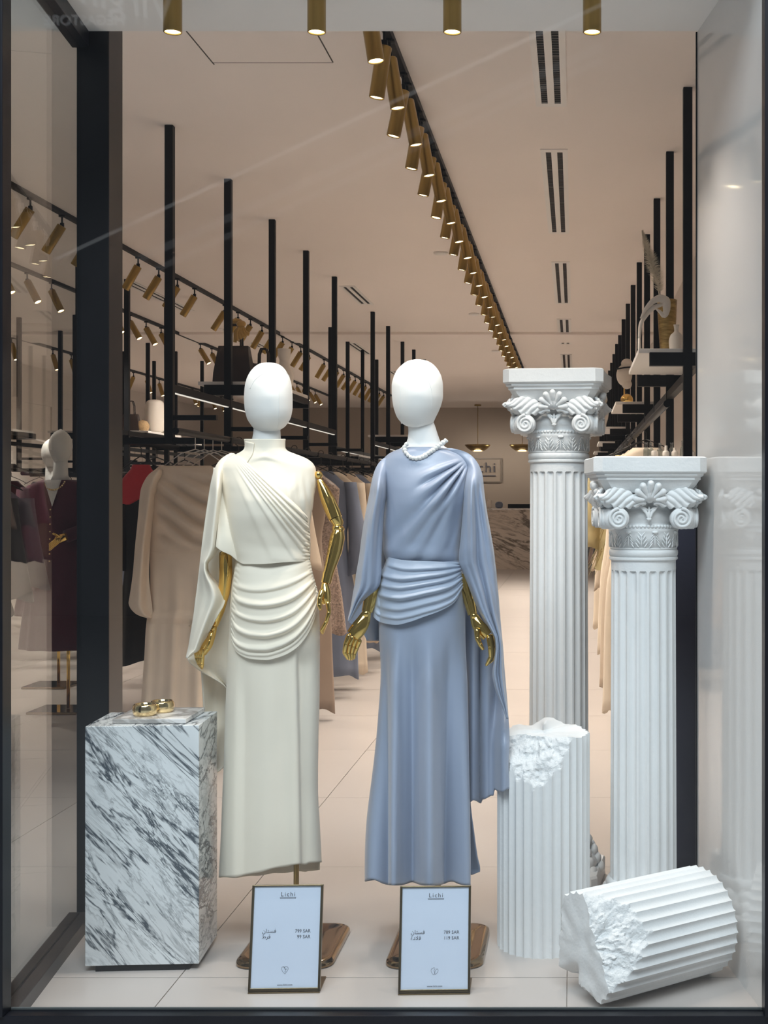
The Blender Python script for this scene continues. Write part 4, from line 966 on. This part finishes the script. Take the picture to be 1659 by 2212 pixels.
# ================================================================== cream mannequin
xm = (610-CX)/F*DM
A = thing('mannequin', 'faceless white-headed mannequin with gold jointed arms in a draped cream dress', 'mannequin', (xm, DM, 0))
base_and_pole(A, 640, 1700, 534, 744)
head(A, [(783, 576, 582, .004), (784, 566, 592, .016), (788, 556, 604, .034), (795, 547, 613, .052), (805, 539, 620, .066), (820, 532, 627, .080), (840, 528, 631, .090), (860, 527, 632, .094), (880, 528, 632, .092), (895, 531, 630, .087), (905, 534, 627, .080), (915, 540, 621, .070), (923, 546, 614, .060), (928, 551, 606, .052), (931, 556, 601, .046)],
     .09, [[(602, 801), (603, 830), (603, 870), (602, 905), (600, 929)], [(540, 840), (550, 822), (566, 809), (585, 801), (602, 798), (615, 803), (625, 813)]],
     [(920, 548, 605, .036), (935, 547, 606, .038), (950, 544, 607, .040), (985, 540, 610, .045)])
MB().ell(W(538.5, 898, DM-.012), (.004, .006, .010), 10, 8).out('earring', M['pale_gold'], A, world=True)
bodA = [(948, 528, 616, .058), (955, 529, 615, .058), (966, 530, 615, .059), (974, 527, 620, .062), (981, 515, 636, .066), (987, 501, 652, .070), (994, 489, 666, .074), (1003, 479, 676, .080), (1014, 474, 681, .086), (1035, 474, 682, .098), (1060, 479, 679, .112), (1085, 485, 675, .120), (1110, 490, 671, .118), (1150, 498, 668, .102), (1190, 508, 668, .092), (1212, 512, 668, .090), (1228, 511, 669, .092)]
fA = front(bodA, e=2.2)
def fold_bod(th, px, py):
    f = 0
    if math.sin(th) > 0:
        f += .007*bump(px, 625, 9)*bump(py, 1062, 22)-.006*bump(px, 640, 8)*bump(py, 1072, 30)+.006*bump(px, 655, 7)*bump(py, 1085, 30)   # soft tucks at the right bust
        f += (.004*math.sin(px*.16+py*.012)+.0028*math.sin(px*.42-py*.05))*sm(1010, 1060, py)*sm(600, 640, px)
        f += .006*bump(py, 985+.3*abs(px-572), 6)*bump(px, 575, 40)
    return f
ab = MB().grid(ring(bodA, np.linspace(948, 1228, 120), 110, e=2.2, fold=fold_bod), True)
bod = ab.out('bodice', M['cream'], A, world=True, solid=.0035)
MB().tube(pline([(626, 985), (655, 1003), (672, 1020), (679, 1034)], 0, dfn=fA, lift=.001), .0012, 6).out('seam', M['cream'], bod, world=True)
MB().tube(pline([(549, 962), (545, 978), (533, 1000)], 0, dfn=fA, lift=.003), .0020, 6).out('collar_edge', M['cream'], bod, world=True)
cl = patch([(530, 953), (549, 957)], [(507, 984), (533, 1001)], [(530, 953), (528, 968), (507, 984)], [(549, 957), (546, 978), (533, 1001)], lambda u, v, px, py: fA(px, py)-.004-.003*u, 12, 16)
MB().grid(cl).out('collar_flap', M['cream'], bod, world=True, solid=.003)
# skirt: column with a stepped front pleat
skA = [(1222, 511, 669, .090), (1240, 506, 675, .098), (1265, 502, 681, .108), (1300, 499, 686, .118), (1340, 496, 689, .122), (1400, 493, 690, .120), (1500, 490, 690, .118), (1600, 487, 688, .118), (1700, 483, 687, .120), (1800, 479, 691, .124), (1896, 474, 695, .128)]
def fold_skA(th, px, py):
    g = sm(1400, 1560, py); f = 0
    if math.sin(th) > -.2:
        cr = 642+.022*(py-1430)-.00001*(py-1430)**2                                    # pleat edge
        f -= .020*sm(1390, 1440, py)*sm(cr-3.5, cr+3.5, px)*sm(695, 660, px)
        f += .006*g*bump(px, cr-12, 10)
        f += .007*g*bump(px, 512-.01*(py-1500), 10)-.006*g*bump(px, 528-.01*(py-1500), 10)+.004*g*math.sin((px-470)*.075)+.003*bump(px, 590, 25)*bump(py, 1480, 80)
    else: f += .006*g*math.sin(9*th)
    return f
pys = np.linspace(1222, 1896, 110); P = ring(skA, pys, 150, e=2.3, fold=fold_skA)
b = MB().grid(P, True); nn = 150
for i, v in enumerate(b.v):                   # hem: lower at the left front, lifted to the right
    j = i//nn; th = 2*PI*(i % nn)/nn
    if j > 60:
        k = (j-60)/49; px = CX+v[0]/v[1]*F; up = (.040*sm(480, 660, px)+.006*sm(660, 668, px))*k**2*(1 if math.sin(th) > -.3 else .5); b.v[i] = (v[0], v[1], v[2]+up+(.0015*math.sin(px*.12) if j == 109 else 0))
sk = b.out('skirt', M['cream'], A, world=True, solid=.0035)
# gathered hip wrap
fsk = front([(1200, 512, 668, .088)]+skA[1:], e=2.3)
def dwrap(u, v, px, py):
    base = fsk(px, py)-.006*sm(0, .15, v)-.010*math.sin(PI*min(1, max(0, u)))*v
    env = sm(0, .10, u)*(.35+.65*sm(1, .80, u)); ridges = 0
    for c, a, s_ in ((.30, .8, .035), (.46, 1.2, .034), (.60, .9, .026), (.74, 1.25, .032), (.885, 1.1, .030), (.95, .4, .02)): 
        dv = v-c-.015*math.sin(u*3+c*9); ridges += a*(math.exp(-(dv/s_)**2) if dv < 0 else math.exp(-(dv/(s_*.55))**2))
    r2 = .5+.5*math.sin(v*2*PI*17+math.sin(u*60)*.6)
    up = .0035*math.sin(u*9+v*7)*(1-sm(.2, .3, v))*env
    return base-.011*ridges*env-.006*r2*sm(.10, .0, u)-.004*r2*sm(.93, 1, u)-up+.004*sm(.05, .0, u)
P = patch([(511, 1205), (560, 1212), (620, 1210), (669, 1204)], [(503, 1388), (508, 1402), (520, 1415), (545, 1424), (575, 1426), (606, 1419), (640, 1400), (664, 1370), (678, 1338), (687, 1306)],
          [(511, 1205), (505, 1258), (502, 1300), (500, 1345), (500, 1372), (503, 1388)], [(669, 1204), (675, 1240), (682, 1262), (687, 1285), (687, 1306)], dwrap, 110, 150)
MB().grid(P).out('hip_wrap', M['cream'], A, world=True, solid=.003, offset=1)
# pleated drape from the left shoulder to the right waist
def ddrape(u, v, px, py):
    base = fA(px, py); free = sm(.42, .0, u)*sm(.35, .9, v)
    env = sm(.05, .35, u)*(.35+.85*u)*sm(1.0, .93, v); r = 0
    dx, dy = px-468, py-944; rr_ = math.hypot(dx, dy); ps = math.degrees(math.atan2(dy, dx))-.020*(rr_-150)*0
    for c, a, s_ in ((39.6, .5, .8), (42.2, .9, 1.1), (45.0, 1.0, 1.3), (47.6, 1.0, 1.2), (50.0, .9, 1.1), (52.6, .7, 1.0), (57, .45, 1.8), (65, .35, 3)):
        dv = ps-c; r += a*(math.exp(-(dv/s_)**2) if dv < 0 else math.exp(-(dv/(s_*.55))**2))
    gat = .004*math.sin(v*2*PI*13)*sm(.90, 1, u)
    return base-.009-.012*math.sin(PI*v)*sm(0, .3, u)*sm(1, .7, u)-.012*r*env*(1-.6*sm(.75, 1, v))-gat-free*.045-.010*sm(.75, 1, v)*sm(1.05, .85, u)
P = patch([(505, 979), (530, 996), (560, 1022), (600, 1056), (640, 1091), (664, 1117)], [(466, 1181), (478, 1190), (497, 1199), (515, 1213), (528, 1219), (560, 1219), (610, 1215), (668, 1212)],
          [(505, 979), (490, 990), (480, 1003), (478, 1040), (475, 1080), (471, 1130), (466, 1181)], [(664, 1117), (668, 1145), (670, 1165), (668, 1185), (670, 1200), (668, 1212)], ddrape, 100, 150)
MB().grid(P).out('front_drape', M['cream'], A, world=True, solid=.003)
# cape sleeve over the left arm
def dcape(u, py, px):
    k = sm(970, 1060, py); w1 = sm(1160, 1260, py)
    d = DM-.015-.075*math.sin(PI*(.12+.80*u))*k
    d -= .018*math.sin(u*7.5+.9+py*.002)*sm(1010, 1080, py)
    edge = sm(.72, 1, u); d += w1*edge*(.05*math.sin((py-1215)/82*PI)+.012)
    return d+.012*math.sin(u*15+py*.006)*w1*.6
C1 = [(979, 499, 505), (984, 489, 503), (992, 478, 497), (1005, 468, 489), (1030, 459, 483), (1080, 450, 480), (1150, 440, 475), (1182, 436, 472), (1200, 434, 463), (1218, 432, 449), (1228, 431, 449), (1245, 429, 457), (1262, 427, 472), (1278, 425, 483), (1292, 423, 487), (1308, 421, 483), (1325, 419, 473), (1345, 416, 462), (1370, 412, 449), (1395, 408, 437), (1404, 406, 433), (1412, 404, 418), (1422, 402, 405)]
MB().grid(sheet(C1, dcape, 40, 120)).out('cape_sleeve', M['cream'], A, world=True, solid=.003)
back = lambda u, py, px: DM+.055+.018*math.sin(u*5+py*.004)-.02*u
C2 = [(1010, 462, 500), (1100, 452, 500), (1200, 446, 516), (1290, 435, 505), (1400, 408, 500), (1425, 405, 497), (1440, 420, 496), (1452, 437, 495), (1466, 462, 494), (1480, 484, 493), (1488, 490, 493)]
MB().grid(sheet(C2, back, 26, 70)).out('cape_back', M['cream'], A, world=True, solid=.003)
low = lambda u, py, px: DM+.085-.03*math.sin(u*4.2+py*.006)+.02*u
C3 = [(1440, 434, 500), (1500, 438, 500), (1560, 442, 499), (1600, 447, 497), (1612, 446, 496), (1630, 442, 494), (1645, 445, 490), (1660, 452, 480), (1674, 457, 461)]
MB().grid(sheet(C3, low, 24, 60)).out('cape_tail', M['cream'], A, world=True, solid=.003)
# gold arms
ar = DM-.02
MB().ell(W(688, 1026, ar), (.0125, .0125, .0135), 20, 14).out('shoulder_ball', M['gold'], A, world=True)
MB().tube([W(*p, ar-k) for p, k in (((689, 1036), 0), ((693, 1044), .0), ((699, 1058), 0), ((709, 1082), .003), ((719, 1106), .006), ((725, 1120), .009))], [.008, .012, .0175, .022, .0225, .021], 24, axis=(0, 1, 0)).tube([W(725, 1120, ar-.009), W(731, 1132, ar-.01), W(733, 1137, ar-.01)], [.0195, .017, .012], 24, axis=(0, 1, 0)).out('upper_arm', M['gold'], A, world=True, autosm=math.radians(50))
MB().ell(W(729, 1141, ar-.012), (.0175, .019, .0165), 18, 12).ell(W(737, 1143, ar-.012), (.010, .021, .010), 14, 10).out('elbow', M['gold'], A, world=True)
MB().tube([W(*p, ar-k) for p, k in (((731, 1146), .012), ((729, 1160), .014), ((723, 1190), .022), ((714, 1222), .032), ((707, 1246), .040))], [.017, .0225, .0225, .0175, .0145], 24, axis=(0, 1, 0)).tube([W(709, 1238, ar-.037), W(704, 1260, ar-.043)], [.0165, .0150], 24, axis=(0, 1, 0)).out('forearm', M['gold'], A, world=True, autosm=math.radians(50))
hd = DM-.068
hand(A, [(702, 1264, hd), (703, 1277, hd-.004), (703, 1292, hd-.008), (706, 1304, hd-.010)], [8, 11, 12, 9],
     [([(708, 1302, hd-.02+k*.013), (711, 1322, hd-.024+k*.014), (705, 1343, hd-.026+k*.014), (693+k, 1364+2*k, hd-.028+k*.013)], [5.2, 4.8, 4.4, 3.2]) for k in range(4)],
     ([(696, 1276, hd-.03), (691, 1292, hd-.04), (690, 1306, hd-.044), (692, 1316, hd-.046)], [6, 5.4, 5, 3.6]), flat=1.2, axis=(0, 1, 0))
MB().tube([W(482, 1190, DM), W(487, 1200, DM), W(488, 1240, DM), W(484, 1280, DM), (W(474, 1320, DM)), W(463, 1352, DM-.01)], [.014, .02, .02, .018, .015, .011], 18).out('forearm', M['gold'], A, world=True)
hl = DM-.005
hand(A, [(461, 1356, hl), (455, 1372, hl), (445, 1392, hl+.004), (434, 1408, hl+.006)], [8, 11, 14, 13],
     [([(424+k*5, 1404-k, hl+.02-k*.008), (425+k*4, 1420, hl+.02-k*.008), (430+k*2.2, 1434, hl+.018-k*.006), (437, 1444-k, hl+.014-k*.004)], [5.2, 4.8, 4.2, 3.0]) for k in range(4)],
     ([(457, 1368, hl-.03), (453, 1384, hl-.04), (448, 1399, hl-.044), (442, 1410, hl-.045)], [6, 5.4, 4.8, 3.4]), flat=.6)

# ================================================================== blue mannequin
xm = (915-CX)/F*DM
Bm = thing('mannequin', 'faceless white-headed mannequin with gold hands in a draped ice-blue satin cape dress', 'mannequin', (xm, DM, 0))
base_and_pole(Bm, 946, 1750, 850, 1050)
head(Bm, [(776, 899, 905, .004), (778, 886, 918, .018), (783, 875, 930, .036), (790, 866, 939, .052), (800, 857, 947, .066), (815, 850, 954, .080), (835, 846, 957, .090), (855, 846.5, 957, .094), (875, 849, 953, .090), (890, 853, 947, .082), (902, 858, 941, .072), (911, 865, 937, .062), (917, 872, 931, .054), (921, 880, 920, .046), (923, 888, 910, .040)],
     .09, [[(874, 793), (868, 815), (865, 845), (864, 880), (867, 915)], [(874, 794), (890, 795), (908, 803), (922, 818), (931, 838), (934, 860), (932, 885)]],
     [(905, 878, 934, .036), (918, 881, 939, .038), (930, 882, 943, .040), (945, 881, 948, .041), (957, 877, 953, .043), (966, 868, 963, .050), (974, 855, 980, .058), (985, 838, 1000, .066)])
bodB = [(966, 880, 950, .060), (970, 866, 966, .066), (975, 852, 985, .072), (983, 838, 1004, .076), (993, 829, 1016, .082), (1008, 824, 1025, .090), (1030, 826, 1026, .104), (1060, 831, 1020, .120), (1085, 833, 1012, .124), (1110, 831, 1006, .118), (1150, 827, 1000, .106), (1185, 830, 996, .098), (1200, 834, 994, .094), (1216, 837, 992, .088)]
fB = front(bodB, e=2.2)
def fold_bB(th, px, py):
    if math.sin(th) <= 0: return 0
    dx, dy = px-1021, py-986; r = math.hypot(dx, dy); ps = math.degrees(math.atan2(dy, -dx)); f = 0     # 0 = towards the left, 90 = straight down
    w1 = sm(20, 55, r)*sm(165, 80, r)
    for c, a, wd in ((18, .010, 5), (33, .016, 4.5), (47, .020, 4.5), (60, .014, 4.5), (40, -.016, 3.2), (53, -.018, 3.2), (26, -.010, 3)): f += a*w1*bump(ps, c+r*.03, wd)
    w2 = sm(60, 140, r)*sm(330, 230, r); f += w2*(.010*bump(ps, 50, 4)-.006*bump(ps, 45, 4)+.009*bump(ps, 59, 4.5)+.008*bump(ps, 68, 4)-.006*bump(ps, 63.5, 3))
    f += .006*(bump(ps, 72, 2.5)-bump(ps, 56, 2.5)+.8*bump(ps, 78, 2))*sm(120, 200, r)*sm(1205, 1170, py)
    f += .007*bump(py, 1192+.08*(px-835), 16)                                  # blouses over the waist
    f += .004*bump(py, 1000, 14)*math.sin(px*.05)*bump(px, 930, 60)
    return f
pb = np.linspace(966, 1216, 130); P = ring(bodB, pb, 150, e=2.2, fold=fold_bB)
bod = MB().grid(P, True).out('bodice', M['satin'], Bm, world=True, solid=.0035)
# long skirt with deepening flutes
skB = [(1206, 836, 993, .090), (1240, 826, 1000, .102), (1290, 819, 1004, .116), (1345, 819, 1004, .122), (1440, 822, 1003, .124), (1540, 819, 1004, .130), (1680, 813, 1007, .145), (1800, 806, 1008, .160), (1915, 801, 1010, .178)]
def fold_skB(th, px, py):
    g = sm(1330, 1900, py); f = 0
    if math.sin(th) > -.15:
        u = (px-803)/205
        for c, a, wd in ((.02, 1.0, .07), (.24, 1.0, .075), (.28, .5, .04), (.60, 1.2, .10), (.96, 1.0, .05)): f += a*(.020+.046*g)*bump(u, c, wd*.8)*sm(1340, 1480, py)
        f -= (.018+.046*g)*(bump(u, .135, .05)+bump(u, .425, .06)+1.2*bump(u, .82, .07))*sm(1340, 1480, py)
    else: f = .03*g*math.sin(7*th)
    return f
pys = np.linspace(1206, 1915, 120); P = ring(skB, pys, 180, e=2.3, fold=fold_skB); b = MB().grid(P, True); nn = 180
for i, v in enumerate(b.v):
    j = i//nn; th = 2*PI*(i % nn)/nn
    if j > 90:
        k = ((j-90)/29)**2; px = CX+v[0]/v[1]*F; dd = v[1]-(DM-.17); 
        b.v[i] = (v[0], v[1], v[2]+k*(.018*bump(px, 803, 22)+.010*bump(px, 890, 14)+.012*bump(px, 975, 16)+.004))
b.out('skirt', M['satin'], Bm, world=True, solid=.003)
fl_ = lambda u, py, px: DM+.06+.015*math.sin(u*4)
MB().grid(sheet([(1650, 1000, 1012), (1735, 1000, 1016), (1800, 1000, 1024), (1850, 1000, 1031), (1880, 1000, 1037), (1886, 1001, 1034), (1889, 1004, 1020)], fl_, 16, 40)).out('skirt_flare', M['satin'], Bm, world=True, solid=.003)
# chiffon hip wrap gathered at the right
fsB = front(skB, e=2.3)
def dwB(u, v, px, py):
    base = fsB(min(max(px, 822), 1000), max(py, 1207))-.010-.010*math.sin(PI*u); r = 0; env = sm(0, .06, u)*(.5+.5*sm(1.0, .7, u))
    for c, a, s_ in ((.10, .8, .04), (.27, 1.1, .045), (.44, .9, .045), (.62, 1.3, .045), (.80, .7, .05), (.93, .5, .03)):
        dv = v-c-.03*math.sin(u*2.4+c*5); r += a*(math.exp(-(dv/s_)**2) if dv < 0 else math.exp(-(dv/(s_*.55))**2))
    return base-.012*r*env-.004*math.sin(v*2*PI*9)*sm(.86, 1, u)+.006*sm(.03, 0, u)
P = patch([(836, 1203), (880, 1211), (940, 1213), (993, 1216)], [(807, 1332), (816, 1341), (832, 1347), (856, 1350), (884, 1344), (915, 1333), (950, 1320), (980, 1302), (1000, 1270)],
          [(836, 1203), (833, 1222), (826, 1231), (820, 1240), (824, 1248), (816, 1258), (818, 1270), (814, 1285), (812, 1300), (808, 1316), (807, 1332)], [(993, 1216), (996, 1228), (999, 1242), (1000, 1256), (1000, 1270)], dwB, 100, 140)
MB().grid(P).out('hip_wrap', M['chiffon'], Bm, world=True, solid=.002, offset=1)
# left bell sleeve
LS = [(990, 829.5, 834), (1000, 819, 838), (1015, 811, 838), (1030, 806, 836), (1070, 798, 834), (1110, 790, 829), (1160, 782, 826), (1200, 777, 824), (1240, 770, 823), (1262, 767, 820), (1272, 765, 814), (1284, 763, 800), (1296, 761, 786), (1308, 759, 776), (1322, 756, 767), (1334, 753, 760), (1342, 752, 754)]
MB().grid(sheet(LS, lambda u, py, px: DM-.03-.085*math.sin(PI*(.08+.88*u))*sm(985, 1060, py)-.012*math.sin(u*8+py*.010)*sm(1020, 1120, py)-.006*math.sin(u*17-py*.012)*sm(1000, 1080, py), 34, 100)).out('bell_sleeve', M['satin'], Bm, world=True, solid=.003)
LB = [(1000, 826, 842), (1100, 795, 838), (1200, 781, 838), (1240, 775, 838), (1290, 768, 830), (1325, 757, 828), (1345, 754, 826), (1352, 766, 824), (1370, 786, 822), (1384, 792, 821)]
MB().grid(sheet(LB, lambda u, py, px: DM+.045+.012*math.sin(u*6+py*.01), 20, 60)).out('sleeve_back', M['satin'], Bm, world=True, solid=.003)
# right cape sleeve falling into a long train
RS = [(968, 962, 975), (974, 975, 1000), (982, 990, 1015), (993, 1002, 1026), (1010, 1012, 1036), (1030, 1008, 1042), (1060, 1004, 1045), (1110, 1000, 1052), (1160, 996, 1061), (1205, 992, 1068), (1216, 993, 1069), (1230, 998, 1071), (1255, 1008, 1073), (1285, 1020, 1076), (1310, 1030, 1078), (1335, 1043, 1080), (1358, 1057, 1082), (1380, 1069, 1084), (1400, 1071, 1086), (1430, 1067, 1088), (1455, 1064, 1090), (1480, 1068, 1092), (1505, 1076, 1094), (1530, 1087, 1096), (1545, 1092, 1097), (1553, 1095, 1098)]
def dRS(u, py, px):
    k = sm(975, 1050, py); e = sm(1200, 1300, py)
    return DM-.045-.070*math.sin(PI*(.10+.80*u))*k-(.016*math.sin(u*11+py*.004)+.008*math.sin(u*23-py*.006))*sm(1020, 1100, py)-.02*sm(1000, 1060, py)*(1-u)*sm(1250, 1180, py)-.02*e*(1-u)
MB().grid(sheet(RS, dRS, 40, 130)).out('cape_sleeve', M['satin'], Bm, world=True, solid=.003)
def dRT(u, py, px):
    f = 0
    for c, a, wd in ((1022, .030, 9), (1052, .034, 13), (1090, .030, 12)): f += a*bump(px, c, wd)
    for c, a, wd in ((1037, .030, 4), (1070, .012, 8), (1006, .02, 5)): f -= a*bump(px, c, wd)
    return DM+.05-f*sm(1250, 1500, py)-.105*sm(1500, 1620, py)*sm(1055, 1085, px)
RTl = Rows([(1205, 1000, 1060), (1280, 1006, 1072), (1380, 1003, 1084), (1450, 1004, 1090), (1540, 1005, 1097), (1600, 1007, 1100), (1650, 1009, 1098), (1736, 1013, 1104)])
hem = lambda u: 1733-10*sm(.27, .33, u)-16*sm(.58, .64, u)-4*math.sin(u*14)*sm(0, .1, u)
P = []
for v in np.linspace(0, 1, 100):
    row = []
    for u in np.linspace(0, 1, 80):
        py = float(1205+(hem(u)-1205)*v); a_, c_ = RTl(py); X = float(a_+(c_-a_)*u); row.append(W(X, py, float(dRT(u, py, X))))
    P.append(row)
MB().grid(np.array(P)).out('cape_train', M['satin'], Bm, world=True, solid=.003)
# gold forearms and hands
MB().tube([W(812, 1240, DM-.03), W(803, 1280, DM-.04), W(797, 1312, DM-.05)], [.020, .0185, .0165], 22).tube([W(800, 1290, DM-.043), W(793, 1322, DM-.054)], [.0195, .0165], 22).out('forearm', M['gold'], Bm, world=True, autosm=AS)
h0 = DM-.060
hand(Bm, [(791, 1326, h0), (785, 1341, h0-.006), (773, 1360, h0-.012), (763, 1373, h0-.014)], [10.5, 15, 17, 16],
     [([(754+7.5*k, 1372+4.0*k, h0-.026+.007*k), (747+8*k, 1390+3*k, h0-.032+.010*k), (744+8.5*k-1.2*k*k*.4, 1409+1*k, h0-.030+.010*k), (752+4.2*k, 1424+2.2*k-.9*k*k, h0-.024+.008*k)], [5.6, 5.0, 4.6, 3.2]) for k in range(4)],
     ([(786, 1356, h0+.012), (778, 1370, h0+.016), (772, 1384, h0+.014), (768, 1398, h0+.010)], [6, 5.6, 5, 3.4]), flat=.55)
MB().tube([W(1001, 1240, DM-.035), W(1008, 1275, DM-.04), W(1017, 1312, DM-.05)], [.018, .018, .0155], 22).tube([W(1014, 1296, DM-.045), W(1021, 1328, DM-.054)], [.0185, .0145], 22).out('forearm', M['gold'], Bm, world=True, autosm=AS)
h1 = DM-.060
hand(Bm, [(1024, 1331, h1), (1030, 1345, h1-.006), (1040, 1360, h1-.010), (1053, 1374, h1-.012)], [9, 13, 15, 12],
     [([(1056+k*2.2, 1376-1.2*k, h1-.030+.013*k), (1059+k*2.6, 1399-2*k, h1-.036+.014*k), (1060+k*2.4, 1419-2*k, h1-.034+.014*k), (1050+4*k, 1438-3*k, h1-.030+.012*k)], [6, 5.2, 4.7, 3.2]) for k in range(4)],
     ([(1030, 1361, h1-.030), (1031, 1378, h1-.038), (1037, 1392, h1-.040), (1043, 1402, h1-.040)], [6.6, 5.8, 5.2, 3.6]), flat=.6)
# pearl necklace
N_ = thing('pearl_necklace', 'necklace of irregular white pearls lying on the blue satin neckline', 'necklace', W(912, 975, DM-.07))
path = crom([(877, 960), (873, 966), (875, 974), (881, 983), (890, 989), (901, 990), (914, 986), (926, 978), (938, 970), (948, 962), (957, 956), (962, 952)], 19); rr = random.Random(8)
for k, p in enumerate(path):
    s_ = rr.uniform(.0066, .0086); dd = (fB(min(max(p[0], 880), 950), max(p[1], 967))-.010) if p[1] > 968 else DM-.050-.012*math.sin(PI*k/18)
    dd = DM-.050-.030*math.sin(PI*(k+.5)/19.0)
    if p[1] > 970: dd = min(dd, float(fB(p[0], p[1]))-.008)
    MB().ell(W(p[0], p[1], dd), (s_*rr.uniform(.8, 1.2), s_*.9, s_*rr.uniform(.8, 1.1)), 12, 8, Matrix.Rotation(rr.uniform(0, 3), 4, 'Y')).ell(W(p[0]+3, p[1]+1, dd+.002), (s_*.62,)*3, 10, 7).out('pearl', M['pearl'], N_, world=True)
MB().tube([W(p[0], p[1], DM-.046-.028*math.sin(PI*k/18)) for k, p in enumerate(path)], .0012, 6).out('string', M['pearl'], N_, world=True)
